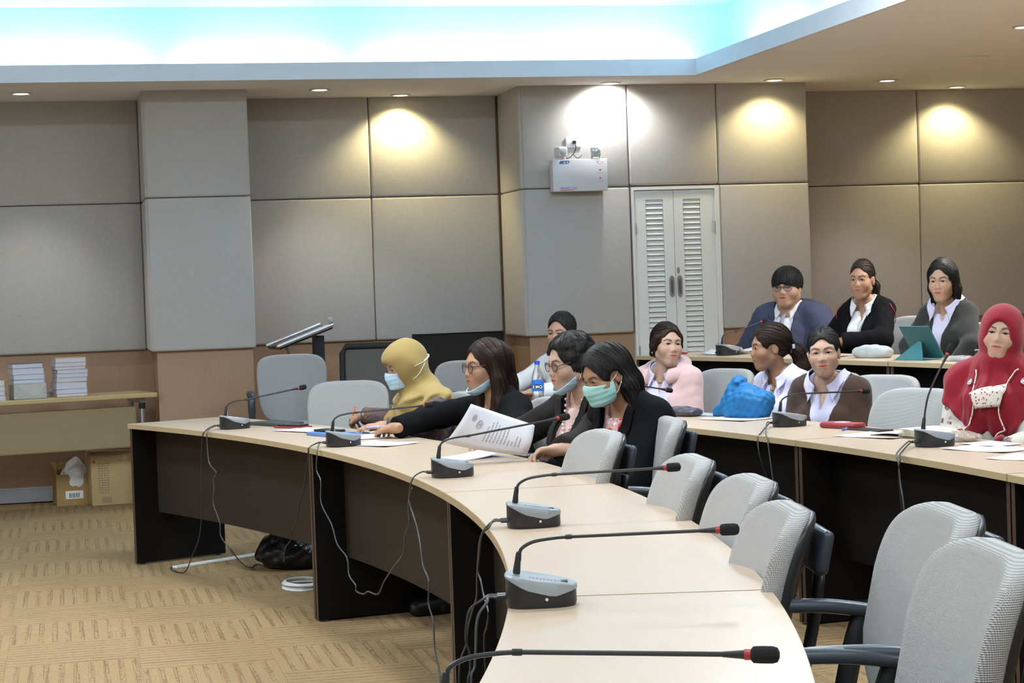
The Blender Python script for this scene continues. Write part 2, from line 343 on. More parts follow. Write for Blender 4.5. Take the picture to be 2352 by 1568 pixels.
# ------------------------------------------------------------------ furniture materials
def maple_mat(name,c0,c1,rough):
    m=mat(name,c0,rough,spec=.75); b=m.node_tree.nodes['Principled BSDF']; tc=nd(m,'TexCoord'); mp=nd(m,'Mapping'); mp.inputs['Scale'].default_value=(60,3,60); lk(m,tc.outputs['Object'],mp.inputs[0])
    n=nd(m,'TexNoise'); n.inputs['Scale'].default_value=1; n.inputs['Detail'].default_value=2; lk(m,mp.outputs[0],n.inputs['Vector'])
    x=nd(m,'Mix',data_type='RGBA'); x.inputs[6].default_value=(*c0,1); x.inputs[7].default_value=(*c1,1); lk(m,n.outputs['Fac'],x.inputs[0]); lk(m,x.outputs[2],b.inputs['Base Color']); return m
MAPLE=maple_mat('maple_laminate',(.515,.395,.285),(.565,.435,.32),.30)
EDGE=mat('maple_edge_band',(.47,.36,.215),.45,noise=.05,nscale=6)
WENGE=mat('wenge_panel',(.006,.005,.0045),.65,spec=.2,noise=.25,nscale=1,stretch=(5,5,120))
MODEST=mat('modesty_panel_brown',(.032,.023,.018),.6,spec=.25,noise=.12,nscale=1,stretch=(4,4,90))  # front row copy of the board, lightened for the light it catches
PANEDGE=mat('panel_edge_brown',(.07,.042,.03),.45,noise=.1,nscale=30)
BLK=mat('black_plastic',(.018,.019,.022),.38); BLK2=mat('black_matte',(.012,.012,.013),.7); GREYP=mat('grey_plastic',(.040,.048,.062),.35)
SILV=mat('silver_plastic',(.29,.32,.35),.36,metal=.15); CHROME=mat('chrome',(.72,.75,.80),.22,metal=.75)
RED=mat('red_ring',(.36,.03,.03),.4); WHT=mat('white_plastic',(.80,.82,.84),.35)
def desk(name_label,th0,th1,ri,ro,z,zf=0,leg0=True,leg1=True,mod=.150):
    """one curved desk unit between two angles, facing the centre of the rows"""
    t=thing('curved_desk',name_label,'desk',pol((ri+ro)/2,(th0+th1)/2,zf))
    o=t.location
    n=max(4,int(abs(th1-th0)*1.6)); A=np.linspace(th0,th1,n+1); TH=.025
    mb=MB(); vs=[]; 
    for a in A:
        for (r,zz) in ((ri,z-TH),(ri,z-.0015),(ri+.0015,z),(ro-.0015,z),(ro,z-.0015),(ro,z-TH)): vs.append(pol(r,a,zz)-o)
    fs=[];mi=[]
    for i in range(n):
        for k in range(6):
            a,b=i*6+k,i*6+(k+1)%6; fs.append((a,b,b+6,a+6)); mi.append(0 if k==2 else 1)
    fs+= [tuple(range(6)),tuple(n*6+k for k in range(5,-1,-1))]; mi+=[1,1]
    mb.v=[tuple(v) for v in vs]; mb.f=fs; mb.mi=mi
    tt=mb.build('tabletop',[MAPLE,EDGE],t)
    tt.data.flip_normals() if False else None
    bm=bmesh.new(); bm.from_mesh(tt.data); bmesh.ops.recalc_face_normals(bm,faces=bm.faces); bm.to_mesh(tt.data); bm.free()
    def leg(a,s):
        d=Vector((math.cos(R(a)),math.sin(R(a)),0)); w=Vector((-d.y,d.x,0))*s*.025
        p=pol(ri+.012,a,zf+.008)-o; q=pol(ro-.02,a,zf+.008)-o; H=z-TH-zf-.008
        mb=MB(); vs=[p,q,q+w,p+w]; vs+= [v+Vector((0,0,H)) for v in vs]
        mb.add(vs,[(0,3,2,1),(4,5,6,7),(1,2,6,5),(2,3,7,6),(0,1,5,4)]); mb.cur=1; mb.add(vs,[(3,0,4,7)])
        ob=mb.build('leg_panel',[WENGE,PANEDGE],t); bm=bmesh.new(); bm.from_mesh(ob.data); bmesh.ops.remove_doubles(bm,verts=bm.verts,dist=1e-5); bmesh.ops.recalc_face_normals(bm,faces=bm.faces); bm.to_mesh(ob.data); bm.free()
        for r in (ri+.05,ro-.06):
            c=pol(r,a,zf)-o+w*.5; MB().lathe([(.014,0),(.014,.008)],10,Matrix.Translation(c)).build('foot',BLK,ob)
        M=Matrix.Translation(pol(ri+.06,a,z-.07)-o+(w*1.02 if s*1>0 and False else -Vector((-d.y,d.x,0))*s*.0005))@Matrix.Rotation(R(a),4,'Z')@Matrix.Rotation(R(90),4,'X')
        MB().lathe([(.007,-.002),(.007,.002)],10,M).build('cam_cap',STEEL,ob)
    if leg0: leg(th0,1 if th1>th0 else -1)
    if leg1: leg(th1,-1 if th1>th0 else 1)
    mb=MB(); rm=ri+mod; vs=[];
    a0,a1=(th0,th1); e=math.degrees(.026/rm)*(1 if th1>th0 else -1); A=np.linspace(a0+(e if leg0 else 0),a1-(e if leg1 else 0),n+1)
    for a in A:
        for (r,zz) in ((rm,zf+.27),(rm,z-TH),(rm+.018,z-TH),(rm+.018,zf+.27)): vs.append(pol(r,a,zz)-o)
    fs=[(i*4+k,i*4+(k+1)%4,i*4+4+(k+1)%4,i*4+4+k) for i in range(n) for k in range(4)]+[(0,1,2,3),(n*4+3,n*4+2,n*4+1,n*4)]
    mb.add(vs,fs); ob=mb.build('modesty_panel',MODEST if ri<11 else WENGE,t); bm=bmesh.new(); bm.from_mesh(ob.data); bmesh.ops.recalc_face_normals(bm,faces=bm.faces); bm.to_mesh(ob.data); bm.free()  # same board in every row; lit brown in front, shade-dark colour behind
    return t
R1,R1o,R2,R2o,R3,R3o=10.28,10.84,12.05,12.62,13.66,14.22
ZD=.75; ZD3=.945
desk('front row curved desk unit with the farthest bare end panel',23.9,11.05,R1,R1o,ZD)
desk('front row curved desk unit under the held-up letter',11.0,-1.0,R1,R1o,ZD)
desk('front row curved desk unit beside four empty grey chairs',-1.05,-13.4,R1,R1o,ZD)
desk('nearest front row desk unit, washed white by the ceiling light',-13.45,-26,R1,R1o,ZD)
CYK[0]=6.0
desk('middle row curved desk unit behind the water bottle',25.6,7.35,R2,R2o,ZD)
desk('middle row curved desk unit carrying the red pencil case',7.3,-.5,R2,R2o,ZD)
desk('middle row curved desk unit cut off at the right edge',-.55,-13,R2,R2o,ZD)
CYK[0]=CY
desk('back row curved desk unit in front of the louvre doors',23.2,13.45,R3,R3o,ZD3,RISE,mod=.12)
desk('back row curved desk unit carrying the teal tablet case',13.4,3.5,R3,R3o,ZD3,RISE,mod=.12)
# ------------------------------------------------------------------ swivel chairs
def mesh_fabric(name,c0,c1,sc,rough=.75):
    m=mat(name,c0,rough,spec=.3,sheen=.2); b=m.node_tree.nodes['Principled BSDF']; tc=nd(m,'TexCoord'); sx=nd(m,'SeparateXYZ'); lk(m,tc.outputs['Object'],sx.inputs[0])
    def wave(o,f,ph=0):
        mu=nd(m,'Math',operation='MULTIPLY'); mu.inputs[1].default_value=f; lk(m,o,mu.inputs[0]); s=nd(m,'Math',operation='SINE'); lk(m,mu.outputs[0],s.inputs[0]); return s.outputs[0]
    la=nd(m,'Math',operation='ADD'); lk(m,sx.outputs[0],la.inputs[0]); lk(m,sx.outputs[1],la.inputs[1])
    ad=nd(m,'Math',operation='ADD'); lk(m,la.outputs[0],ad.inputs[0]); lk(m,sx.outputs[2],ad.inputs[1])
    su=nd(m,'Math',operation='SUBTRACT'); lk(m,la.outputs[0],su.inputs[0]); lk(m,sx.outputs[2],su.inputs[1])
    p=nd(m,'Math',operation='MULTIPLY'); lk(m,wave(ad.outputs[0],sc),p.inputs[0]); lk(m,wave(su.outputs[0],sc),p.inputs[1])
    r=nd(m,'MapRange'); r.inputs['From Min'].default_value=-.1; r.inputs['From Max'].default_value=.6; lk(m,p.outputs[0],r.inputs[0])
    x=nd(m,'Mix',data_type='RGBA'); x.inputs[6].default_value=(*c0,1); x.inputs[7].default_value=(*c1,1); lk(m,r.outputs[0],x.inputs[0]); lk(m,x.outputs[2],b.inputs['Base Color'])
    bp=nd(m,'Bump'); bp.inputs['Strength'].default_value=.5; bp.inputs['Distance'].default_value=.003; bp.invert=True; lk(m,p.outputs[0],bp.inputs['Height']); lk(m,bp.outputs[0],b.inputs['Normal']); return m
CHAIRF=mesh_fabric('grey_mesh_fabric',(.45,.45,.445),(.37,.37,.365),1500); CHAIRS=mesh_fabric('grey_mesh_side',(.47,.465,.455),(.20,.20,.20),850)
def chair_proto():
    """faces +x, origin on the floor under the seat"""
    t=thing('swivel_chair','x','chair')
    W,H0,H1=.226,.46,.905; ZM,HH=(H0+H1)/2,(H1-H0)/2
    def lean(z): k=(z-H0)/(H1-H0); return -.215-.10*k+.018*math.sin(max(0,min(1,k))*math.pi)
    def outline(a,k=1.0):
        c,s_=math.cos(a),math.sin(a); n=6.0 if s_>0 else 4.0
        y=W*math.copysign(abs(c)**(2/n),c); z=HH*math.copysign(abs(s_)**(2/n),s_)
        y*=1-.16*max(0,-z/HH)**1.5; z-= .016*(abs(y)/W)**2.2*max(0,z/HH)
        return y*k,ZM+z*k
    def fx(y,z): return lean(z)+.050*(abs(y)/W)**2.3
    n=56; ang=[2*math.pi*(k+.5)/n for k in range(n)]
    front=[0.08,.3,.5,.68,.82,.91,.965]
    rings=[]
    for k in front: rings.append([Vector((fx(*outline(a,k))+.004,)+outline(a,k)) for a in ang])
    side=[(.992,.000,.0),(1.012,-.010,.0),(1.020,-.022,0),(1.012,-.036,0),(.985,-.045,0)]
    for k,dx,_ in side: rings.append([Vector((fx(*outline(a,min(k,1)))+dx,)+outline(a,k)) for a in ang])
    vs=[v for r_ in rings for v in r_]; fs=[]; mi=[]
    for i in range(len(rings)-1):
        for k in range(n): fs.append((i*n+k,i*n+(k+1)%n,(i+1)*n+(k+1)%n,(i+1)*n+k)); mi.append(0 if i<len(front)-1 else 1)
    fs.append(tuple(range(n-1,-1,-1))); mi.append(0); L_=(len(rings)-1)*n; fs.append(tuple(L_+k for k in range(n))); mi.append(1)
    mb=MB(); mb.v=[tuple(v) for v in vs]; mb.f=fs; mb.mi=mi; back=mb.build('backrest',[CHAIRF,CHAIRS],t,'all')
    bm=bmesh.new(); bm.from_mesh(back.data); bmesh.ops.recalc_face_normals(bm,faces=bm.faces); bm.to_mesh(back.data); bm.free()
    def shell(ks,off,name,m,za=-2):
        rr=[]
        for k,dx in ks: rr.append([Vector((fx(*outline(a,min(1,k)))+dx,)+outline(a,k)) for a in ang])
        v2=[v for r_ in rr for v in r_]; f2=[(i*n+k,i*n+(k+1)%n,(i+1)*n+(k+1)%n,(i+1)*n+k) for i in range(len(rr)-1) for k in range(n)]+[tuple((len(rr)-1)*n+k for k in range(n)),tuple(range(n-1,-1,-1))]
        ob=MB().add(v2,f2).build(name,m,t,'all'); bm=bmesh.new(); bm.from_mesh(ob.data); bmesh.ops.recalc_face_normals(bm,faces=bm.faces); bm.to_mesh(ob.data); bm.free(); return ob
    shell([(.975,-.042),(.985,-.047),(.975,-.056),(.92,-.062),(.6,-.064),(.1,-.060)],0,'back_shell',BLK)
    MB().rbox((-.022,-.115,-.055),(.010,.115,.045),.014,3,Matrix.Translation((-.372,0,.815))@Matrix.Rotation(R(-12),4,'Y')).build('headrest_shell',GREYP,t,'all')
    MB().tube(catmull([(-.385,0,.75),(-.36,0,.60),(-.31,0,.46),(-.18,0,.40),(-.05,0,.395)],5),.024,8,flat=.6).build('back_bar',BLK,t,'all')
    # seat
    def out(n,a,b): return [(a*abs(math.cos(k))**.55*math.copysign(1,math.cos(k)),b*abs(math.sin(k))**.55*math.copysign(1,math.sin(k))) for k in np.linspace(0,2*math.pi,n,endpoint=False)]
    mb=MB(); rings=[(.90,.405),(.98,.415),(1.0,.44),(.97,.462),(.85,.475),(.5,.48)]; vs=[]; n=28
    for k,z in rings: vs+=[Vector((x*k-.055,y*k,z)) for x,y in out(n,.175,.225)]
    fs=[(i*n+j,i*n+(j+1)%n,(i+1)*n+(j+1)%n,(i+1)*n+j) for i in range(len(rings)-1) for j in range(n)]+[tuple(range(n-1,-1,-1)),tuple((len(rings)-1)*n+j for j in range(n))]
    mb.add(vs,fs); mb.build('seat',CHAIRF,t,'all')
    for s in (-1,1):
        y=s*.275
        MB().tube(catmull([(-.13,s*.20,.395),(-.14,y*.96,.405),(-.155,y,.47),(-.18,y,.58),(-.205,y,.655)],5),.023,8,flat=.55).build('arm_post',BLK,t,'all')
        MB().tube(catmull([(-.235,y,.655),(-.12,y,.672),(.0,y,.675),(.06,y,.670),(.10,y,.650),(.115,y,.60),(.105,y*.99,.50),(.08,y*.96,.41),(.05,s*.20,.395)],5),[.026]*20+[.024]*8+[.02]*13,8,flat=.62,up=(0,0,1)).build('armrest',GREYP,t,'all')
    MB().box((-.15,-.21,.385),(.07,.21,.405)).build('mechanism',BLK,t)
    MB().lathe([(.03,.10),(.03,.26),(.02,.262),(.02,.385)],14).build('gas_lift',BLK,t,True)
    for k in range(5):
        a=R(72*k+18); c,s=math.cos(a),math.sin(a)
        lg=MB().tube([(c*.03,s*.03,.115),(c*.16,s*.16,.10),(c*.29,s*.29,.075)],[.028,.024,.018],8,flat=.7).build('base_leg',BLK,t,'all')
        M=Matrix.Translation((c*.29,s*.29,.027))@Matrix.Rotation(a+.6,4,'Z')@Matrix.Rotation(R(90),4,'X')
        MB().lathe([(.018,-.024),(.026,-.018),(.027,-.006),(.018,-.005),(.018,.005),(.027,.006),(.026,.018),(.018,.024)],14,M).tube([(c*.29,s*.29,.03),(c*.29,s*.29,.08)],.008,6).build('caster',BLK2,lg,'all')
    return t
CH=chair_proto(); used=[0]
def chair(x,y,face,label,dz=0,zf=0):
    o=CH if not used[0] else copy_tree(CH); used[0]=1
    o.location=(x,y,zf); o.rotation_euler=(0,0,R(face)); tag(o,label,'chair','grey mesh swivel chairs')
    if dz:
        for c in o.children:
            if c.name.split('.')[0] not in ('gas_lift','base_leg'): c.location.z+=dz
    return o
# ------------------------------------------------------------------ conference microphone units
FOAM=mat('foam_windscreen',(.012,.012,.014),.95,bump=.6,bscale=900); CABLE=mat('black_cable',(.03,.032,.035),.45); CABG=mat('grey_cable',(.075,.08,.085),.4)
DISPL=mat('silver_dish',(.30,.36,.42),.35,metal=.2)
def mic_proto():
    t=thing('conference_microphone','x','microphone')
    n=36
    def outl(k,e=0):   # egg-shaped plan, rear flatter
        a=2*math.pi*k/n; c,s=math.cos(a),math.sin(a)
        x=.074*math.copysign(abs(c)**(.62 if c<0 else .8),c); y=.056*math.copysign(abs(s)**.72,s)*(1.0-.12*(x/.074))
        l=math.hypot(x,y) or 1; return x+e*x/l,y+e*y/l
    def top(x): return .068-.024*((x+.074)/.148)**1.1
    def vcut(x): # line between black body and silver cap on the sides
        u=(x+.074)/.148
        return top(x)-float(np.interp(u,(0,.05,.30,.68,.97,1),(.005,.007,.023,.029,.010,.008)))
    P=[outl(k) for k in range(n)]
    vs=[];
    for k in range(n):
        x,y=P[k]; vs+=[Vector((x*.97,y*.96,0)),Vector((x*1.0,y*1.0,.008)),Vector((x*.99,y*.985,top(x)-.002))]
    fs=[]
    for k in range(n):
        m=(k+1)%n
        for j in range(2): fs.append((k*3+j,m*3+j,m*3+j+1,k*3+j+1))
    fs+=[tuple(k*3 for k in range(n-1,-1,-1)),tuple(k*3+2 for k in range(n))]
    base=MB().add(vs,fs).build('base',BLK,t,True)
    vs=[];fs=[]
    for k in range(n):
        x,y=P[k]; x2,y2=outl(k,.0016)
        vs+=[Vector((x2,y2,vcut(x))),Vector((x2,y2,top(x)-.002)),Vector((x*.985,y*.985,top(x)+.001)),Vector((x*.93,y*.92,top(x)+.0015)),Vector((x*.82,y*.80,top(x*.82)-.0006)),Vector((x*.3,y*.3,top(x*.3)-.0012))]
    for k in range(n):
        m=(k+1)%n
        for j in range(5): fs.append((k*6+j,m*6+j,m*6+j+1,k*6+j+1))
    fs.append(tuple(k*6+5 for k in range(n)))
    cap=MB().add(vs,fs).build('top_cap',SILV,t,True)
    for k in range(9):
        x=-.024+k*.0075; w=.022-.012*abs(k-3)/5
        MB().box((x,-w,top(x)-.003),(x+.0024,w*.6,top(x)+.0004)).build('grille_slot',DISPL,cap)
    MB().lathe([(.0035,-.001),(.0035,.0012),(.0018,.0012)],10,Matrix.Translation((.012,-.0555,.019))@Matrix.Rotation(R(90),4,'X')).build('side_jack',CHROME,base)
    MB().rbox((.040,-.014,top(.05)-.003),(.056,.014,top(.05)+.0008),.0012,1).build('talk_button',BLK,cap)
    MB().lathe([(.0075,0),(.0085,.004),(.0062,.040),(.005,.046)],12,Matrix.Translation((-.050,0,.066))@Matrix.Rotation(R(8),4,'Y')).build('neck_socket',BLK,t,True)
    MB().box((-.043,-.004,.066),(-.040,.004,.093)).build('paper_tag',WHT,t)
    for y in (-.012,.012):
        MB().tube([(-.073,y,.020),(-.092,y,.020)],.0055,8).build('cable_plug',BLK,base)
    return t
MP=mic_proto()
def mic(r,deg,label,yaw=0,rise=0.0,L=.31,up=None,z=ZD,cables=(),tint=(CABLE,CABG)):
    o=copy_tree(MP)
    o.location=pol(r,deg,z); o.rotation_euler=(0,0,R(deg+yaw)); tag(o,label,'microphone','conference microphones')
    if up: pts=catmull([(-.043,0,.108),(-.038,0,.14),(-.025,0,.19),(.0,0,.24)]+list(up),5)
    else:
        pts=catmull([(-.043,0,.108),(-.036,0,.120),(-.012,0,.132),(.028,0,.138),(.06,0,.140)],5)+[Vector((.06+L*k/6,0,.140+rise*(k/6))) for k in range(1,7)]
    MB().tube(pts,.0038,8).build('gooseneck',BLK,o,True)
    e=pts[-1]; d=(pts[-1]-pts[-2]).normalized(); q=d.to_track_quat('Z','Y').to_matrix().to_4x4(); M=Matrix.Translation(e)@q
    if not up:
        i=len(pts)-7; m2=Matrix.Translation(pts[i])@(pts[i+1]-pts[i]).normalized().to_track_quat('Z','Y').to_matrix().to_4x4(); MB().lathe([(.0052,-.006),(.0055,0),(.0052,.008)],10,m2).build('neck_joint',BLK,o,True)
    MB().lathe([(.0042,-.035),(.0062,-.010),(.0072,.0),(.0072,.006)],12,M).build('capsule',BLK,o,True)
    MB().lathe([(.0078,-.004),(.0080,.0),(.0078,.005)],14,M).build('light_ring',RED,o,True)
    MB().lathe([(.0075,.005),(.0120,.009),(.0126,.020),(.0125,.036),(.0105,.043),(.004,.046)],16,M).build('windscreen',FOAM,o,True)
    Mi=(Matrix.Translation(pol(r,deg,z))@Matrix.Rotation(R(deg+yaw),4,'Z')).inverted()
    for i,(c,cm) in enumerate(cables):
        a=[Vector((-.090,-.012 if i%2 else .012,.020)),Vector((-.11,-.012 if i%2 else .012,.021))]
        w=[Mi@Vector(p) for p in c]
        MB().tube(catmull(a+w,4),.0030,6).build('cable',cm,o,True)
    return o
C1a=[(0.643,9.716,0.757),(0.628,9.762,0.711),(0.621,9.781,0.560),(0.617,9.793,0.388),(0.602,9.839,0.233),(0.565,9.943,0.115),(0.545,10.15,0.02),(0.513,10.241,0.004),(0.481,10.391,0.004),(0.505,10.500,0.004)]
C1b=[(0.651,9.691,0.757),(0.648,9.700,0.693),(0.651,9.692,0.619),(0.659,9.668,0.589),(0.680,9.602,0.559),(0.667,9.643,0.527),(0.669,9.636,0.485),(0.663,9.654,0.410),(0.686,9.584,0.321),(0.687,9.579,0.258),(0.723,9.462,0.203),(.80,9.8,.09),(.875,10.2,.01),(0.924,10.361,0.004),(0.955,10.259,0.004)]
C2a=[(0.988,8.371,0.757),(0.984,8.393,0.722),(0.969,8.471,0.577),(0.954,8.546,0.495),(0.949,8.571,0.436),(0.930,8.661,0.370),(0.926,8.677,0.330),(0.909,8.757,0.286),(0.92,8.95,0.2),(.97,9.4,.16),(1.0,9.8,.14)]
C2b=[(1.012,8.29,.757),(1.006,8.270,0.732),(1.004,8.285,0.665),(1.013,8.229,0.624),(1.012,8.235,0.532),(1.035,8.097,0.455),(1.046,8.025,0.382),(1.065,7.891,0.344),(1.068,7.869,0.277),(1.080,7.777,0.249),(1.081,7.773,0.225),(1.094,7.663,0.228),(1.102,7.594,0.248),(1.117,7.439,0.259),(1.126,7.334,0.321),(1.139,7.161,0.401),(1.148,7.000,0.468),(1.150,6.959,0.536),(1.153,6.875,0.591),(1.153,6.878,0.660),(1.157,6.815,0.720)]
C3a=[(1.160,6.813,0.752),(1.154,6.857,0.693),(1.154,6.849,0.656),(1.157,6.740,0.591),(1.158,6.683,0.522),(1.159,6.655,0.466),(1.160,6.560,0.427),(1.160,6.583,0.350),(1.160,6.505,0.303),(1.160,6.501,0.245),(1.160,6.486,0.196),(1.157,6.40,0.12),(1.12,6.35,0.02),(1.1,6.3,.004)]
C4a=[(1.105,5.28,0.757),(1.090,5.304,0.735),(1.103,5.416,0.657),(1.106,5.452,0.614),(1.099,5.382,0.595),(1.090,5.305,0.565),(1.074,5.177,0.543),(1.084,5.255,0.489),(1.096,5.355,0.429),(1.12,5.45,.2),(1.14,5.55,.02),(1.16,5.6,.004)]
C4b=[(1.11,5.32,.757),(1.095,5.347,0.725),(1.106,5.447,0.654),(1.110,5.493,0.585),(1.113,5.523,0.531),(1.125,5.650,0.473),(1.134,5.774,0.401),(1.139,5.841,0.337),(1.148,6.007,0.240),(1.152,6.06,.08),(1.15,6.12,.004)]
C5a=[(0.818,4.004,0.768),(0.792,4.000,0.752),(0.783,4.000,0.723),(0.780,4.000,0.688),(0.787,4.000,0.660),(0.787,4.000,0.624),(0.783,4.000,0.570)]
C5b=[(0.828,4.000,0.763),(0.810,4.000,0.740),(0.803,4.000,0.713),(0.801,4.000,0.677),(0.797,4.000,0.632),(0.790,4.000,0.578)]
C5a+= [(.83,4.05,.3),(.85,4.1,.02),(.9,4.2,.004)]; C5b+=[(.85,4.08,.28),(.9,4.15,.02),(1.0,4.3,.004)]
N1a=[(2.845,7.86,.757),(2.814,7.756,0.737),(2.816,7.740,0.666),(2.818,7.718,0.578),(2.821,7.688,0.490),(2.84,7.66,.25),(2.9,7.6,.02),(2.95,7.55,.004)]
N1b=[(2.84,7.9,.757),(2.805,7.85,0.734),(2.806,7.82,0.644),(2.87,7.85,.5)]
N2a=[(2.905,6.66,.757),(2.880,6.587,0.737),(2.880,6.574,0.660),(2.880,6.550,0.577),(2.9,6.55,.3),(2.92,6.56,.03),(2.94,6.6,.004)]
N2b=[(2.905,6.63,.757),(2.880,6.568,0.746),(2.880,6.587,0.690),(2.92,6.65,.5)]
mic(10.461,18.83,'gooseneck microphone farthest along the front row, beside the empty chair',rise=.040,L=.29,cables=((C1a,CABLE),(C1b,CABG)))
mic(10.424,10.69,'gooseneck microphone in front of the phone and writing hands',rise=.012,cables=((C2a,CABLE),(C2b,CABG)))
mic(10.412,1.82,'gooseneck microphone in front of the held-up letter',rise=.045,L=.33,cables=((C3a,CABG),))
mic(10.406,-6.60,'gooseneck microphone just past the desk seam, pointing at an empty chair',rise=.005,cables=((C4a,CABLE),(C4b,CABG)))
mic(10.350,-13.97,'nearest microphone whose whole silver base shows',rise=.004,cables=((C5a,CABLE),(C5b,CABG)))
mic(10.345,-21.0,'microphone at the bottom edge with only its neck in the frame',rise=-.006,L=.33)
CYK[0]=6.0
mic(12.40,10.40,'microphone in front of the person in the brown cardigan',rise=-.005,L=.31,cables=((N1a,CABG),(N1b,CABLE)))
mic(12.33,4.44,'microphone with upright neck in front of the person in the red headscarf',up=[(.035,0,.30),(.062,0,.345)],cables=((N2a,CABG),(N2b,CABLE)))
mic(12.40,17.5,'microphone in front of the person in the pink hoodie',rise=-.045,L=.24)
CYK[0]=CY
mic(13.82,10.75,'microphone base half hidden behind the red headscarf',rise=.02,L=.2,z=ZD3)
mic(13.85,20.4,'thin microphone in front of the person in the navy jacket',rise=.05,L=.2,z=ZD3)
for _o in list(MP.children_recursive)+[MP]: bpy.data.objects.remove(_o,do_unlink=True)
MB().tube(catmull([(2.98,8.15,0.35),(2.998,8.072,0.219),(3.007,8.003,0.129),(3.023,7.869,0.082),(3.041,7.697,0.056),(3.055,7.542,0.084),(3.069,7.370,0.110),(3.06,7.2,.15)],5),.0028,6).build('loose_cable',CABLE,None,True)
tag(bpy.data.objects['loose_cable'],'thin black cable sagging under the middle row desk','cable')
# ------------------------------------------------------------------ chairs
chair(1.46,10.76,255,"empty grey mesh chair at the far end of the front row desk")
chair(1.416,12.73,266,'grey mesh chair standing alone behind the end of the front row',dz=.10)
chair(1.47,6.54,181,'empty grey chair next to the person in the green face mask')
chair(1.43,5.47,174,'second empty grey chair from the person in the green face mask')
chair(1.38,4.83,173,'third empty grey chair from the person in the green face mask')
chair(1.24,4.22,170,'empty grey chair pushed in closest to the nearest microphone')
chair(1.40,3.73,171,'pulled-out grey chair, farther of the two with armrests showing',dz=.035)
chair(1.235,3.19,171,'pulled-out grey chair at the bottom right corner',dz=.035)
chair(3.31,7.84,204,'empty grey chair behind the red pencil case')
chair(2.56,13.0,248,'grey chair at the back behind the long-haired person')
# ------------------------------------------------------------------ signed-distance sculpting for bodies, hair and cloth
f32=np.float32
def A(*v): return np.array(v,dtype=f32)
def d_sph(P,c,r): return np.linalg.norm(P-A(*c),axis=1)-r
def d_ell(P,c,r):
    q=P-A(*c); r=A(*r); k0=np.linalg.norm(q/r,axis=1); k1=np.linalg.norm(q/(r*r),axis=1); return k0*(k0-1)/np.maximum(k1,1e-6)
def d_rc(P,a,b,ra,rb):
    a=np.asarray(a,dtype=f32); b=np.asarray(b,dtype=f32); ba=b-a; q=P-a; h=np.clip(q@ba/max(float(ba@ba),1e-9),0,1); return np.linalg.norm(q-h[:,None]*ba,axis=1)-(ra+(rb-ra)*h)
def smin(a,b,k): h=np.maximum(k-np.abs(a-b),0)/k; return np.minimum(a,b)-h*h*k*.25
def smax(a,b,k): return -smin(-a,-b,k)
def chain(P,pts,rs,k=.02):
    d=d_rc(P,pts[0],pts[1],rs[0],rs[1])
    for i in range(1,len(pts)-1): d=smin(d,d_rc(P,pts[i],pts[i+1],rs[i],rs[i+1]),k)
    return d
def surf(f,lo,hi,h,B=8):
    """surface nets over a sparse grid; returns (verts, quads)"""
    lo=np.array(lo,float); hi=np.array(hi,float); nb=np.maximum(1,np.ceil((hi-lo)/(h*B)).astype(int)); n=nb*B
    ii=np.stack(np.meshgrid(*[np.arange(k) for k in nb],indexing='ij'),-1).reshape(-1,3)
    cen=(lo+(ii+.5)*B*h).astype(f32); dc=f(cen); rad=h*B*.87*1.25+h
    val=np.empty(tuple(n),dtype=f32)
    v6=np.where(dc>0,1.,-1.).astype(f32).reshape(nb); val[:]=np.repeat(np.repeat(np.repeat(v6,B,0),B,1),B,2)
    act=ii[np.abs(dc)<rad]
    if len(act)==0: return np.zeros((0,3)),[]
    off=np.stack(np.meshgrid(*[np.arange(B)]*3,indexing='ij'),-1).reshape(-1,3)
    idx=(act[:,None,:]*B+off[None]).reshape(-1,3)
    out=np.empty(len(idx),dtype=f32)
    for s in range(0,len(idx),200000):
        q=idx[s:s+200000]; out[s:s+200000]=f((lo+q*h).astype(f32))
    val[idx[:,0],idx[:,1],idx[:,2]]=out
    val=np.pad(val,1,constant_values=1.0); lo=lo-h
    sg=val<0
    c8=[sg[i:sg.shape[0]-1+i,j:sg.shape[1]-1+j,k:sg.shape[2]-1+k] for i in(0,1) for j in(0,1) for k in(0,1)]
    cnt=sum(c.astype(np.int8) for c in c8); mask=(cnt>0)&(cnt<8); cells=np.argwhere(mask)
    vid=-np.ones(mask.shape,dtype=np.int64); vid[mask]=np.arange(len(cells))
    acc=np.zeros((len(cells),3)); num=np.zeros(len(cells))
    cor=[(i,j,k) for i in(0,1) for j in(0,1) for k in(0,1)]
    V8=[val[cells[:,0]+i,cells[:,1]+j,cells[:,2]+k] for (i,j,k) in cor]
    for a in range(8):
        for b in range(a+1,8):
            if sum(abs(x-y) for x,y in zip(cor[a],cor[b]))!=1: continue
            va,vb=V8[a],V8[b]; m=(va<0)!=(vb<0); t=np.where(m,va/np.where(m,va-vb,1),0)
            p=np.array(cor[a])[None]+t[:,None]*(np.array(cor[b])-np.array(cor[a]))[None]
            acc+=p*m[:,None]; num+=m
    verts=lo+(cells+acc/num[:,None])*h
    quads=[]
    for ax in range(3):
        u,v=[(1,2),(2,0),(0,1)][ax]
        s0=[slice(None)]*3; s1=[slice(None)]*3; s0[ax]=slice(0,-1); s1[ax]=slice(1,None)
        a=sg[tuple(s0)]; b=sg[tuple(s1)]; e=np.argwhere(a!=b)
        e=e[(e[:,u]>0)&(e[:,v]>0)&(e[:,u]<sg.shape[u]-1)&(e[:,v]<sg.shape[v]-1)]
        if len(e)==0: continue
        def g(du,dv):
            q=e.copy(); q[:,u]-=du; q[:,v]-=dv; return vid[q[:,0],q[:,1],q[:,2]]
        Q=np.stack([g(1,1),g(0,1),g(0,0),g(1,0)],1); fl=b[e[:,0],e[:,1],e[:,2]]
        Q[fl]=Q[fl][:,::-1]; Q=Q[(Q>=0).all(1)]; quads.append(Q)
    return verts,np.concatenate(quads)
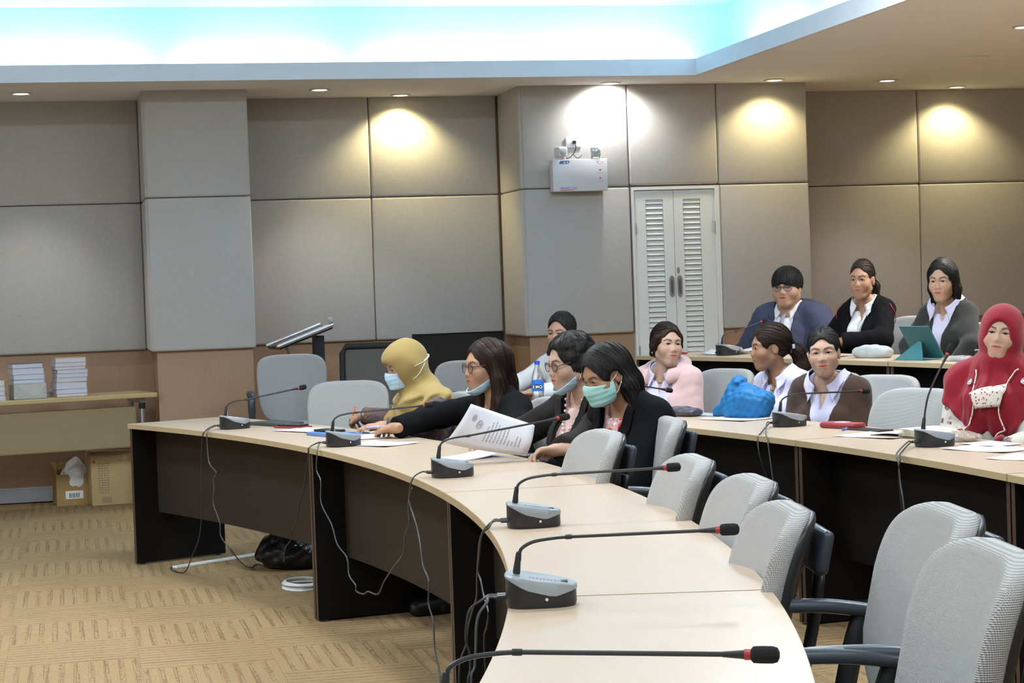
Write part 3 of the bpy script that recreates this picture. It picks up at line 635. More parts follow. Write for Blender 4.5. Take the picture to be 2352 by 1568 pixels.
def sdf_mesh(name,V,Q,mats,paint=None):
    me=bpy.data.meshes.new(name); me.vertices.add(len(V)); me.vertices.foreach_set('co',np.asarray(V,dtype=f32).ravel())
    Q=np.asarray(Q); me.loops.add(len(Q)*4); me.loops.foreach_set('vertex_index',Q.ravel().astype(np.int32))
    me.polygons.add(len(Q)); me.polygons.foreach_set('loop_start',np.arange(0,len(Q)*4,4,dtype=np.int32)); me.polygons.foreach_set('loop_total',np.full(len(Q),4,dtype=np.int32))
    me.polygons.foreach_set('use_smooth',np.ones(len(Q),dtype=bool)); me.update(calc_edges=True)
    for m in (mats if isinstance(mats,(list,tuple)) else [mats]): me.materials.append(m)
    if paint is not None:
        ca=me.color_attributes.new('paint','FLOAT_COLOR','POINT'); c=np.ones((len(V),4),dtype=f32); c[:,:3]=paint; ca.data.foreach_set('color',c.ravel())
    return me
def grad(f,P,e=.003):
    g=np.stack([f(P+A(e,0,0))-f(P-A(e,0,0)),f(P+A(0,e,0))-f(P-A(0,e,0)),f(P+A(0,0,e))-f(P-A(0,0,e))],1); return g/np.maximum(np.linalg.norm(g,axis=1,keepdims=True),1e-6)
def project(f,P,off,it=6):
    P=np.asarray(P,dtype=f32)
    for _ in range(it): P=P-(f(P)-off)[:,None]*grad(f,P)*.9
    return P
def patch(f,corners,off,nu,nv,th,name,m,parent,bulge=0):
    """a cloth patch laid on the surface f=off ; corners (u0v0,u1v0,u1v1,u0v1)"""
    c=[np.array(x,float) for x in corners]; pts=[]
    for i in range(nu):
        for j in range(nv):
            u,v=i/(nu-1),j/(nv-1); pts.append(c[0]*(1-u)*(1-v)+c[1]*u*(1-v)+c[2]*u*v+c[3]*(1-u)*v)
    pts=project(f,np.array(pts),off); g=[[Vector(pts[i*nv+j].tolist()) for j in range(nv)] for i in range(nu)]
    mb=MB(); mb.sheet(lambda u,v: g[int(round(u*(nu-1)))][int(round(v*(nv-1)))],nu,nv,th); return mb.build(name,m,parent,'all')
# ------------------------------------------------------------------ head template (x forward, y left, z up, origin between the ears at eye level)
def head_fn(P,male=0,fat=0):
    Q=P.copy(); Q[:,1]=np.abs(Q[:,1]); w=1+.10*fat
    d=d_ell(P,(-.018,0,.030),(.098,.0745*(1+.02*male),.090))
    d=smin(d,d_ell(P,(.030,0,-.028),(.062,.0600*w,.082)),.035)
    d=smin(d,d_rc(Q,(.056,.0,-.098),(.059,.009,-.096),.018+.003*male,.018),.03)
    d=smin(d,d_rc(Q,(.060,.012,-.098),(-.006,.047*w,-.058+.0*fat),.017+.008*fat,.020+.008*fat),.03)
    d=smin(d,d_sph(Q,(.053,.038*w,-.032),.028+.006*fat),.03)
    d=smin(d,d_rc(Q,(.075,.008,.022),(.062,.044,.024),.009+.002*male,.009),.026)      # brow
    d=smin(d,d_rc(P,(.084,0,.004),(.098,0,-.030),.0055,.0088+.001*male),.018)           # nose ridge
    d=smin(d,d_sph(Q,(.091,.0115,-.0355),.0074+.001*male),.012)
    d=smin(d,d_ell(P,(.074,0,-.064),(.018,.030,.022)),.022)                   # muzzle
    ek=d_ell(Q,(.092,.031,.002),(.0145,.021,.0100)); d=smax(d,-ek,.016)          # sockets
    d=smin(d,d_ell(Q,(.0720,.031,.0012),(.0135,.0195,.0135)),.010)               # lids
    z=P[:,2]; lip=.0025*np.clip(1-(P[:,1]/.024)**2,0,1)
    up=d_ell(P,(.0868,0,-.0595),(.0062,.0240,.0042)); lo=d_ell(P,(.0860,0,-.0680),(.0068,.0205,.0050)); d=smin(d,np.minimum(up,lo),.009)
    d=smax(d,-d_ell(P,(.0955,0,-.0635),(.006,.025,.0010)),.004)
    hz=.0047*np.clip(1-((Q[:,1]-.031)/.0158)**2,0,1)-np.maximum(0,np.abs(Q[:,1]-.031)-.0158); cut=np.maximum(np.abs(Q[:,2]-.0012)-hz,.066-P[:,0]); d=np.maximum(d,-cut)
    e=d_ell(Q,(-.014,.0745*(1+.02*male)*1.0,-.010),(.017,.0085,.030)); e=smax(e,-d_ell(Q,(-.008,.0835,-.006),(.009,.0045,.018)),.004); d=smin(d,e,.006)
    nr=.0425+.011*male+.012*fat; d=smin(d,d_rc(P,(-.022,0,-.055),(-.045,0,-.205),nr-.002,nr+.004),.028)
    return d
def head_paint(V):
    x,y,z=V[:,0],np.abs(V[:,1]),V[:,2]; pr=np.zeros((len(V),3),dtype=f32)
    lm=np.clip(1.5-((y/.0245)**2+((z+.0637)/.0092)**2)*1.2,0,1)*(x>.07)*.95; pr[:,0]=lm
    bz=.0205+.006*np.clip((y-.014)/.022,0,1)-.010*np.clip((y-.036)/.016,0,1)**2; br=np.clip(1.5-np.abs(z-bz)/.0030*.8,0,1)*((y>.011)&(y<.052)&(x>.04))
    hz=.0047*np.clip(1-((y-.031)/.0158)**2,0,1); ln=np.clip(1.4-np.abs(z-.0012-hz)/.0020,0,1)*(np.abs(y-.031)<.0175)*(x>.06)*.9
    pr[:,1]=np.clip(np.maximum(br*.85,ln),0,1)
    pr[:,2]=np.exp(-(((y-.038)/.018)**2+((z+.032)/.02)**2))*(x>.03)
    return pr
HT={}
def head_template(male,fat):
    k=(male,round(fat,1))
    if k not in HT:
        V,Q=surf(lambda P: head_fn(P,male,fat),(-.135,-.115,-.21),(.125,.115,.135),.0024); HT[k]=(V,Q,head_paint(V))
    return HT[k]
def skin_mat(name,col,lip,brow):
    if name in MATS: return MATS[name]
    m=mat(name,col,.5,spec=.35); b=m.node_tree.nodes['Principled BSDF']
    at=nd(m,'VertexColor',layer_name='paint'); se=nd(m,'SeparateColor'); lk(m,at.outputs[0],se.inputs[0])
    tc=nd(m,'TexCoord'); nz=nd(m,'TexNoise'); nz.inputs['Scale'].default_value=60; lk(m,tc.outputs['Object'],nz.inputs['Vector'])
    c0=nd(m,'Mix',data_type='RGBA'); c0.inputs[6].default_value=(*[v*.93 for v in col],1); c0.inputs[7].default_value=(*[min(1,v*1.06) for v in col],1); lk(m,nz.outputs['Fac'],c0.inputs[0])
    bl=nd(m,'Mix',data_type='RGBA'); bl.inputs[7].default_value=(col[0]*1.02,col[1]*.80,col[2]*.76,1); mu=nd(m,'Math',operation='MULTIPLY'); mu.inputs[1].default_value=.6; lk(m,se.outputs[2],mu.inputs[0]); lk(m,mu.outputs[0],bl.inputs[0]); lk(m,c0.outputs[2],bl.inputs[6])
    l=nd(m,'Mix',data_type='RGBA'); l.inputs[7].default_value=(*lip,1); lk(m,se.outputs[0],l.inputs[0]); lk(m,bl.outputs[2],l.inputs[6])
    k=nd(m,'Mix',data_type='RGBA'); k.inputs[7].default_value=(*brow,1); lk(m,se.outputs[1],k.inputs[0]); lk(m,l.outputs[2],k.inputs[6]); lk(m,k.outputs[2],b.inputs['Base Color']); return m
def hair_mat(name,col,col2):
    """streaks follow the 'paint' attribute (strand coordinate) of the hair mesh"""
    m=mat(name,col,.52,spec=.22); b=m.node_tree.nodes['Principled BSDF']; at=nd(m,'VertexColor',layer_name='paint'); mp=nd(m,'Mapping'); mp.inputs['Scale'].default_value=(110,5,5); lk(m,at.outputs[0],mp.inputs[0])
    n=nd(m,'TexNoise'); n.inputs['Scale'].default_value=1; n.inputs['Detail'].default_value=4; lk(m,mp.outputs[0],n.inputs['Vector'])
    r=nd(m,'MapRange'); r.inputs['From Min'].default_value=.3; r.inputs['From Max'].default_value=.75; lk(m,n.outputs['Fac'],r.inputs[0])
    x=nd(m,'Mix',data_type='RGBA'); x.inputs[6].default_value=(*col,1); x.inputs[7].default_value=(*col2,1); lk(m,r.outputs[0],x.inputs[0]); lk(m,x.outputs[2],b.inputs['Base Color'])
    bp=nd(m,'Bump'); bp.inputs['Strength'].default_value=.7; bp.inputs['Distance'].default_value=.004; lk(m,n.outputs['Fac'],bp.inputs['Height']); lk(m,bp.outputs[0],b.inputs['Normal']); return m
EYEW=mat('eye_white',(.72,.70,.68),.25); IRIS=mat('eye_iris',(.016,.009,.006),.15)
def eye_mesh():
    mb=MB(); n=16; prof=[(math.pi*k/14) for k in range(15)]
    vs=[];fs=[];r=.0128
    for k,a in enumerate(prof):
        for j in range(n): b=2*math.pi*j/n; vs.append((r*math.cos(a),r*math.sin(a)*math.cos(b),r*math.sin(a)*math.sin(b)))
    mi=[]
    for k in range(14):
        for j in range(n): fs.append((k*n+j,k*n+(j+1)%n,(k+1)*n+(j+1)%n,(k+1)*n+j)); mi.append(1 if k<3 else 0)
    mb.v=vs; mb.f=fs; mb.mi=mi; return mb.mesh('eye',[EYEW,IRIS],'all')
EYE=eye_mesh()
def fold(P,s,amp,seed):
    """wrinkle field: warped creases"""
    r=random.Random(seed); o=np.zeros(len(P),dtype=f32)
    w=np.stack([np.sin(P@A(r.uniform(-14,14),r.uniform(-14,14),r.uniform(-14,14))+r.uniform(0,6)) for _ in range(3)],1)*.022
    P2=P+w
    for k in range(5):
        d=A(r.uniform(-1,1),r.uniform(-1,1),r.uniform(-1.2,1.2)); d/=np.linalg.norm(d); d*=s*r.uniform(.5,1.3); a=np.abs(np.sin(P2@d+r.uniform(0,6))); o+=(.62-a)*amp/(1+k*.3)
    return o*.8
def strands(V,f,rs,field,n,L,seed,rad=.0010,lift=.0012):
    """loose locks combed over a hair surface"""
    r=np.random.RandomState(seed); idx=r.choice(len(V),n); P=project(f,V[idx].astype(f32),lift,2); path=[P]; st=L/10
    for k in range(10):
        G=grad(f,P); D=field(P); D=D-(D*G).sum(1,keepdims=True)*G; D/=np.maximum(np.linalg.norm(D,axis=1,keepdims=True),1e-5)
        P=P+D*st; d=f(P); P=P-(np.clip(d-lift,-.012,.012))[:,None]*grad(f,P); path.append(P)
    path=np.stack(path,1); nk=path.shape[1]; prof=np.interp(np.arange(nk),[0,1.5,nk-3,nk-1],[.35,1,1,.15])
    vs=[];qs=[]; T=np.gradient(path,axis=1); T/=np.maximum(np.linalg.norm(T,axis=2,keepdims=True),1e-6)
    up=np.array((.31,.52,.79)); A1=np.cross(T,up); A1/=np.maximum(np.linalg.norm(A1,axis=2,keepdims=True),1e-6); B1=np.cross(T,A1)
    ring=[path+(A1*math.cos(a)+B1*math.sin(a))*(rad*prof)[None,:,None] for a in (0,2.094,4.189)]
    X=np.stack(ring,2).reshape(-1,3); base=np.arange(n)[:,None]*nk*3+np.arange(nk-1)[None]*3
    for j in range(3): qs.append(np.stack([base+j,base+(j+1)%3,base+3+(j+1)%3,base+3+j],-1).reshape(-1,4))
    return X,np.concatenate(qs)
def hand_fn(P,side=1,curl=(.5,.6,.4),spread=.06,thumb=(.5,.2)):
    """wrist at origin, +x along the hand, +z back of the hand, thumb towards +y*side"""
    P=P*A(1,side,1)
    d=d_ell(P,(.047,0,0),(.052,.039,.0145)); d=smin(d,d_rc(P,(-.03,0,0),(.02,0,0),.024,.024),.02)
    for i,(y,L) in enumerate(((.027,.92),(.009,1.0),(-.010,.94),(-.027,.76))):
        a=0; p=np.array((.084-.006*abs(i-1.2),y,.001)); yw=y*spread*10*.35; r=.0088-.0006*i
        for l,c in zip((.043*L,.027*L,.021*L),curl):
            a+=c*(1+.10*i); q=p+l*np.array((math.cos(a),yw*math.cos(a),-math.sin(a))); d=smin(d,d_rc(P,p,q,r,r-.0008),.006); p=q; r-=.0007
    p=np.array((.018,.026,-.004)); q=p+.036*np.array((math.cos(thumb[0]),math.sin(thumb[0]),-.25)); d=smin(d,d_rc(P,p,q,.0125,.0100),.012)
    q2=q+.030*np.array((math.cos(thumb[1]),math.sin(thumb[1]),-.28)); d=smin(d,d_rc(P,q,q2,.0098,.0078),.006); return d
# ------------------------------------------------------------------ people
def rotm(yaw,pitch=0,roll=0):
    return np.array(Matrix.Rotation(R(yaw),3,'Z')@Matrix.Rotation(R(pitch),3,'Y')@Matrix.Rotation(R(roll),3,'X'))
SK={'a':((.41,.235,.15),(.42,.13,.10),(.03,.018,.013)),'b':((.45,.27,.185),(.48,.10,.09),(.03,.02,.015)),'c':((.34,.185,.115),(.33,.11,.085),(.02,.013,.01)),'d':((.49,.31,.23),(.50,.12,.10),(.035,.024,.018))}
HAIRC={'black':((.010,.009,.009),(.028,.025,.024)),'brown':((.013,.008,.006),(.034,.017,.011)),'dark':((.013,.009,.008),(.038,.024,.019))}
class Person:
    def __init__(s,label,H,face,body,skin='a',male=0,fat=0.0,hs=1.02,hsx=(1,1,1),pitch=0,roll=0,zf=0,lean=.10,sw=.138,seatdz=0,armL=None,armR=None,bulk=.90,gaze=0,hipback=None):
        s.label=label; s.H=np.array(H,float); s.skin=skin; s.male=male; s.fat=fat; s.zf=zf
        s.Rh=rotm(face,pitch,roll)*hs; s.Rhn=rotm(face,pitch,roll); s.hs=hs; s.hsx=np.array(hsx)
        s.B=rotm(body); s.body=body; s.face=face; s.bulk=bulk; s.gaze=gaze
        neck=s.H+s.Rhn@np.array((-.036,0,-.136)); Hl=s.B.T@(neck-s.H)
        s.O=np.array((s.H[0],s.H[1],0)); 
        L=lambda p: s.B.T@(np.array(p,float)-s.O)                 # world -> body frame
        s.N=L(neck); s.pel=np.array((s.N[0]-lean,0*s.N[1],zf+.56+seatdz)); s.pel[1]=s.N[1]*.3
        s.chest=np.array((s.N[0]-.012-lean*.22,s.N[1]*.8,s.N[2]-.175))
        s.S={k:np.array((s.N[0]-.030,s.N[1]+k*sw,s.N[2]-.058)) for k in(-1,1)}
        s.arm={}
        for k,a in ((1,armL),(-1,armR)):
            S=s.S[k]
            if a is None: E=S+np.array((.06,k*.045,-.235)); Wr=E+np.array((.20,-k*.10,-.02)); Wr[2]=max(Wr[2],zf+.60)
            else: E,Wr=L(a[0]),L(a[1])
            s.arm[k]=(S,E,Wr)
        # root object = the body mesh
        s.col,s.lip,s.brow=SK[skin]
        s.mskin=skin_mat('skin_'+skin,s.col,s.lip,s.brow)
    def toworld(s,V): return np.asarray(V)@s.B.T+s.O
    def headworld(s,V): return (np.asarray(V)*s.hsx)@s.Rh.T+s.H
    def w2h(s,P): return (((P-s.H.astype(f32))@s.Rhn.astype(f32))/s.hs/s.hsx).astype(f32)      # world -> head frame
    def b2h(s,P): return s.w2h(P@s.B.T.astype(f32)+s.O.astype(f32))                         # body frame -> head frame
    def torso(s,P):
        b=s.bulk; c,p=s.chest,s.pel
        d=d_ell(P,c,(.098*b,.150*b,.165)); d=smin(d,d_rc(P,c+A(0,0,-.06),p,.108*b,.128*b),.07)
        d=smin(d,d_ell(P,p,(.125*b,.175*b,.115)),.05)
        for k in(-1,1):
            d=smin(d,d_rc(P,s.N+A(-.02,k*.02,.0),s.S[k]+A(0,-k*.01,.002),.046,.045*b),.035)
            if not s.male: d=smin(d,d_ell(P,c+A(.065,k*.062,-.02),(.055,.062,.062)),.03)
        return d
    def arms(s,P,frac=1.0,thin=1.0):
        d=None
        for k in(-1,1):
            S,E,Wr=s.arm[k]; b=s.bulk**.8; a=d_rc(P,S,E,.048*b*thin,.039*b*thin)
            if frac>.01: W2=E+(Wr-E)*frac; a=smin(a,d_rc(P,E,W2,.040*b*thin,(.040+(.027-.040)*frac)*thin),.02)
            d=a if d is None else np.minimum(d,a)
        return d
    def legs(s,P):
        d=None; zf=s.zf
        for k in(-1,1):
            h=s.pel+A(.02,k*.085,-.03); kn=np.array((s.pel[0]+.42,s.pel[1]+k*.10,zf+.50)); an=np.array((s.pel[0]+.38,s.pel[1]+k*.10,zf+.085))
            a=smin(d_rc(P,h,kn,.085,.058),d_rc(P,kn,an,.054,.036),.03); a=smin(a,d_rc(P,an+A(-.02,0,-.045),an+A(.15,0,-.055),.034,.028),.02); d=a if d is None else np.minimum(d,a)
        return d
    def cloth(s,P,off,frac=1.0,k=.045): return smin(s.torso(P),s.arms(P,frac),k)-off
    def box(s,pad=.05,zlo=None,zhi=None):
        pts=[s.N,s.pel,s.chest]+[x for k in(-1,1) for x in s.arm[k]]; pts=np.array(pts); lo=pts.min(0)-.16; hi=pts.max(0)+.12
        lo=np.minimum(lo,s.chest-.24); hi=np.maximum(hi,s.chest+.22)
        if zlo is not None: lo[2]=zlo
        if zhi is not None: hi[2]=zhi
        return lo,hi
    def make(s,sleeve=1.0,hands=()):
        """body mesh: head, neck, torso, arms, legs, hands"""
        V,Q,pr=head_template(s.male,s.fat); V=s.headworld(V); VV=[V];QQ=[Q];PP=[pr]; n=len(V)
        lo,hi=s.box(); lo[2]=s.zf+.0; hi[0]=max(hi[0],s.pel[0]+.60); hi[2]=s.N[2]+.02
        f=lambda P: smin(smin(s.torso(P),s.arms(P),.04),s.legs(P),.05)
        v,q=surf(f,lo,hi,.014); VV.append(s.toworld(v)); QQ.append(q+n); PP.append(np.zeros((len(v),3))); n+=len(v)
        for k in (-1,1):
            S,E,Wr=s.arm[k]; sp=[h for h in hands if h['k']==k]
            d=(Wr-E)/np.linalg.norm(Wr-E); kw=dict(curl=(.35,.5,.35)); up=np.array((0,0,1.))
            if sp:
                sp=sp[0]; kw=sp.get('kw',kw)
                if 'dir' in sp: d=s.B.T@np.array(sp['dir'],float); d/=np.linalg.norm(d)
                if 'up' in sp: up=s.B.T@np.array(sp['up'],float)
            y=np.cross(up,d); y/=np.linalg.norm(y); z=np.cross(d,y); M=np.stack([d,y,z],1)
            if ('H',str(kw),k) not in HT: HT[('H',str(kw),k)]=surf(lambda P: hand_fn(P,side=-k,**kw),(-.05,-.075,-.13),(.21,.075,.06),.0045 if sp else .008)
            v,q=HT[('H',str(kw),k)]
            VV.append(s.toworld((v*1.0)@M.T+Wr)); QQ.append(q+n); PP.append(np.zeros((len(v),3))); n+=len(v)
        me=sdf_mesh('person',np.concatenate(VV)-s.O,np.concatenate(QQ),s.mskin,np.concatenate(PP))
        s.ob=put('person',me,None,tuple(s.O)); tag(s.ob,s.label,'person')
        for k in(-1,1):
            e=put('eye',EYE,s.ob); Mw=Matrix(s.Rhn.tolist()).to_4x4(); p=s.headworld(np.array([[.0705,k*.031,.0012]]))[0]-s.O
            e.matrix_local=Matrix.Translation(p.tolist())@Mw@Matrix.Rotation(R(s.gaze),4,'Y')@Matrix.Scale(s.hs,4)
        return s
    def part(s,name,f,lo,hi,h,m,space='b'):
        V,Q=surf(f,lo,hi,h); V=s.toworld(V) if space=='b' else s.headworld(V)
        return put(name,sdf_mesh(name,V-s.O,Q,m),s.ob)
    def garment(s,name,m,off,frac=1.0,vneck=None,neck=.062,seed=1,wr=.002,h=.0095,zlo=None,open_=None,sway=0):
        """vneck=(depth,halfwidth) V opening; open_=(width top,width bottom) front opening over the whole length"""
        N=s.N; zl=s.zf+.50 if zlo is None else zlo
        def f(P):
            d=s.cloth(P,off,frac)+fold(P,40,wr*.6,seed)
            y=P[:,1]-N[1]-sway; t=np.clip((N[2]-P[:,2])/.30,0,1.6)
            c=np.linalg.norm(P[:,:2]-A(N[0]+.004,N[1]),axis=1)-neck; c=np.maximum(c,N[2]-.055-P[:,2]); d=smax(d,-c,.012)
            fr=N[0]-.02-P[:,0]
            if vneck:
                dep,hw=vneck; w=hw*(1-(N[2]+.02-P[:,2])/dep); c=np.maximum(np.abs(y)-w,fr); d=smax(d,-c,.008)
            if open_:
                w=open_[0]+(open_[1]-open_[0])*np.clip((N[2]-P[:,2])/.35,0,1); c=np.maximum(np.abs(y)-w,fr); d=smax(d,-c,.008)
            if frac<.99:
                for k in(-1,1):
                    S,E,Wr=s.arm[k]; ax=(Wr-E)/np.linalg.norm(Wr-E); L=np.linalg.norm(Wr-E)*frac
                    near=np.linalg.norm(P-(E+ax*L).astype(f32),axis=1)-.09; d=np.maximum(d,-np.maximum(near,-((P-E.astype(f32))@ax.astype(f32)-L)))
            else:
                for k in(-1,1):
                    S,E,Wr=s.arm[k]; ax=(Wr-E)/np.linalg.norm(Wr-E); near=np.linalg.norm(P-Wr.astype(f32),axis=1)-.07; d=np.maximum(d,-np.maximum(near,-((P-Wr.astype(f32))@ax.astype(f32)+.005)))
            return np.maximum(d,zl-P[:,2])
        lo,hi=s.box(); lo[2]=zl-.01; hi[2]=N[2]+.08
        return s.part(name,f,lo,hi,h,m)
    def trousers(s,m):
        s.shoes()
        def f(P): return np.maximum(smin(s.legs(P)-.012,d_ell(P,s.pel,(.14*s.bulk,.19*s.bulk,.13)),.04)+fold(P,40,.004,3),s.zf+.07-P[:,2])
        lo,hi=s.box(); lo[2]=s.zf; hi[2]=s.pel[2]+.14; hi[0]=s.pel[0]+.62; lo[0]=s.pel[0]-.2; return s.part('trousers',f,lo,hi,.016,m)
    def shoes(s):
        for k in(-1,1):
            an=np.array((s.pel[0]+.38,s.pel[1]+k*.10,s.zf+.085))
            def f(P): return np.maximum(np.maximum(smin(d_rc(P,an+A(-.03,0,-.042),an+A(.15,0,-.052),.044,.036),d_rc(P,an+A(-.02,0,0),an+A(-.02,0,-.04),.044,.044),.02),P[:,2]-s.zf-.085),s.zf+.002-P[:,2])
            s.part('shoe',f,an-A(.10,.06,.09),an+A(.22,.06,.02),.011,SHOE)
    def collar(s,m,spread=.045,length=.085,off=.018):
        """shirt collar: a folded band round the neck ending in two pointed flaps laid over the clothes"""
        N=s.N; f=lambda P: smin(s.cloth(P,0),d_rc(P,N+A(-.03,0,-.10),N+A(-.004,0,.05),.050,.047),.02); nu,nv=13,6
        for k in(-1,1):
            pts=[]
            for i in range(nu):
                u=i/(nu-1); ang=math.pi*(1-.86*u)
                top=np.array((N[0]-.008+.060*math.cos(ang),N[1]+k*.058*math.sin(ang),N[2]+.034-.052*u**1.5))
                rad=np.array((math.cos(ang),k*math.sin(ang),0)); w=.030+.006*u
                bot=top+rad*w+np.array((0,0,-.036)); 
                tip=np.array((N[0]+.075,N[1]+k*(spread+.012),N[2]-length)); q=np.clip((u-.45)/.55,0,1)**1.6; bot=bot*(1-q)+tip*q
                for j in range(nv): pts.append(top+(bot-top)*j/(nv-1))
            pts=np.array(pts); d=f(pts.astype(f32)); ins=d<off; lift=np.tile(np.linspace(0,1,nv),nu)
            if ins.any(): pts[ins]=project(f,pts[ins],off)
            g=[[Vector(pts[i*nv+j].tolist()) for j in range(nv)] for i in range(nu)]
            mb=MB(); mb.sheet(lambda u,v: g[int(round(u*(nu-1)))][int(round(v*(nv-1)))],nu,nv,.0035)
            me=mb.mesh('shirt_collar',m,'all'); bm=bmesh.new(); bm.from_mesh(me); bmesh.ops.recalc_face_normals(bm,faces=bm.faces); bm.to_mesh(me); bm.free(); me.transform(Matrix(s.B.tolist()).to_4x4()); put('shirt_collar',me,s.ob)
    def strip(s,name,m,pts,w,off,th=.004,n=14):
        """flat band laid over the clothes along body-frame points"""
        C=catmull(pts,6); P=np.array([tuple(p) for p in C]); f=lambda X: s.cloth(X,0); P=project(f,P,off); T=np.gradient(P,axis=0); T/=np.linalg.norm(T,axis=1,keepdims=True); G=grad(f,P.astype(f32)); Sd=np.cross(T,G)
        W=np.asarray(w if hasattr(w,'__len__') else [w]*len(P)); W=np.interp(np.linspace(0,1,len(P)),np.linspace(0,1,len(W)),W)
        g=[]
        for i in range(len(P)): g.append([P[i]-Sd[i]*W[i],P[i]-Sd[i]*W[i]*.33,P[i]+Sd[i]*W[i]*.33,P[i]+Sd[i]*W[i]])
        g=np.array(g); sh=g.shape; g=project(f,g.reshape(-1,3),off).reshape(sh)
        mb=MB(); mb.sheet(lambda u,v: Vector(g[int(round(u*(sh[0]-1)))][int(round(v*3))].tolist()),sh[0],4,th)
        me=mb.mesh(name,m,'all'); me.transform(Matrix(s.B.tolist()).to_4x4()); return put(name,me,s.ob)
    def hmesh(s,name,mb,m,smooth=True):
        """mesh given in head frame"""
        V=s.headworld(np.array([tuple(v) for v in mb.v]))-s.O; mb.v=[tuple(v) for v in V]; return mb.build(name,m,s.ob,smooth)
    def hair(s,m,f,lo=(-.17,-.15,-.30),hi=(.13,.15,.15),h=.0042,style='back',root=(-.12,0,-.01),n=420,L=.11):
        """hair volume plus combed locks, one mesh. style: 'back' = pulled to root, 'down' = hanging from the parting"""
        V,Q=surf(f,lo,hi,h); rt=A(*root)
        if style=='back':
            field=lambda P: (rt-P)
            co=lambda P: np.stack([np.arctan2(P[:,1]-rt[1],P[:,2]-rt[2]+.02)*.06,P[:,0],P[:,2]*.3],1)
        elif style=='crown':
            field=lambda P: np.stack([P[:,0]+.03,P[:,1],-.06+0*P[:,0]],1)
            co=lambda P: np.stack([np.arctan2(P[:,1],P[:,0]+.03)*.08,P[:,2],P[:,2]*.3],1)
        else:
            field=lambda P: np.stack([-.015-.25*np.clip(P[:,2]-.05,0,1),np.sign(P[:,1])*np.clip(P[:,2]-.02,0,.1)*1.2,-.06+0*P[:,0]],1)
            co=lambda P: np.stack([P[:,0]+.25*P[:,2]*(P[:,2]>.03)+.45*np.abs(P[:,1])*(P[:,2]<.03),P[:,2],P[:,1]*.3],1)
        X,q2=strands(V,f,None,field,n,L,5); AV=np.concatenate([V,X]); AQ=np.concatenate([Q,q2+len(V)]); pc=co(AV.astype(f32)); pc[len(V):,0]+=np.repeat(np.random.RandomState(1).rand(n)*.5,33)
        me=sdf_mesh('hair',s.headworld(AV)-s.O,AQ,m,pc); return put('hair',me,s.ob)
    # ---- accessories
    def glasses(s,m,r=.0215,shape=1.0,low=0,t=.0021):
        mb=MB()
        for k in(-1,1):
            mb.tube([(.098-.010*abs(math.cos(a)*r+.0)/r*.5,k*.0325+math.cos(a)*r*1.08,-.002-low+math.sin(a)*r*shape) for a in np.linspace(0,2*math.pi,20,endpoint=False)],t,6,close=True)
            mb.tube([(.092,k*.0555,.006-low),(.075,k*.0725,.006-low),(-.01,k*.0815,.010-low*.4),(-.030,k*.079,-.004)],t,6)
        mb.tube([(.099,.0115,.004-low),(.104,0,.006-low),(.099,-.0115,.004-low)],.002,6)
        g=s.hmesh('glasses',mb,m)
        for k in(-1,1):
            mb=MB(); n=18; pts=[(.0955-.010*abs(math.cos(a))*.5,k*.0325+math.cos(a)*r*1.04,-.002-low+math.sin(a)*r*shape*.97) for a in np.linspace(0,2*math.pi,n,endpoint=False)]
            mb.add(pts+[(x-.001,y,z) for x,y,z in pts],[tuple(range(n)),tuple(range(2*n-1,n-1,-1))]+[(i,(i+1)%n,n+(i+1)%n,n+i) for i in range(n)])
            l=s.hmesh('spectacle_lens',mb,GLASSL,False); l.parent=g
        return g
    def mask(s,m,z0=-.098,z1=-.004,chin=False,loop=True,wide=.066,tilt=.0):
        """pleated surgical mask over mouth and nose, or pulled under the chin"""
        base=lambda P: smin(smin(d_ell(P,(.030,0,-.028),(.064,.062,.084)),d_rc(P,(.052,0,-.030),(.066,0,-.085),.040,.036),.03),d_rc(P,(.082,0,-.005),(.092,0,-.034),.010,.016),.03)
        def f(P):
            d=np.abs(base(P)-.0085-.0006*np.sin(P[:,2]*260))-.0030
            if not chin: r=np.maximum(np.maximum(P[:,2]-(z1-.25*np.abs(P[:,1])),z0-P[:,2]-.10*np.abs(P[:,1])),np.maximum(np.abs(P[:,1])-wide,.012-P[:,0]))
            else:
                a=P[:,2]+ .62*(P[:,0]-.03); r=np.maximum(np.maximum(a-z1,z0-a),np.maximum(np.abs(P[:,1])-wide,-.012-P[:,0]))
            return smax(d,r,.003)
        o=s.part('face_mask',f,(-.03,-.09,-.16),(.135,.09,.03),.0027,m,'h')
        if loop:
            mb=MB()
            for k in(-1,1):
                if not chin: 
                    mb.tube(catmull([(.026,k*.066,-.022),(.0,k*.079,-.004),(-.022,k*.084,.016),(-.030,k*.083,-.004),(-.020,k*.082,-.030),(.006,k*.073,-.065),(.022,k*.066,-.076)],5),.0013,5)
                else: mb.tube(catmull([(.028,k*.058,-.062),(.006,k*.076,-.022),(-.022,k*.086,.016),(-.030,k*.083,-.004),(-.020,k*.082,-.030),(.0,k*.068,-.075)],5),.0013,5)
            e=s.hmesh('ear_loop',mb,WHT); e.parent=o
        return o
SHOE=mat('black_shoe_leather',(.012,.011,.011),.35)
GLASSL=mat('spectacle_glass',(.9,.9,.92),.05,trans=.9,alpha=.30)
def hairline(P,fz=.062,side=.02,temple=-.01,part=0.0,ear=True):
    """negative where hair may grow: keeps the face free"""
    y=np.abs(P[:,1]); x,z=P[:,0],P[:,2]
    # face oval kept free
    face=d_ell(P,(.100,0,-.040),(.085,.066,fz+.040))
    return -face
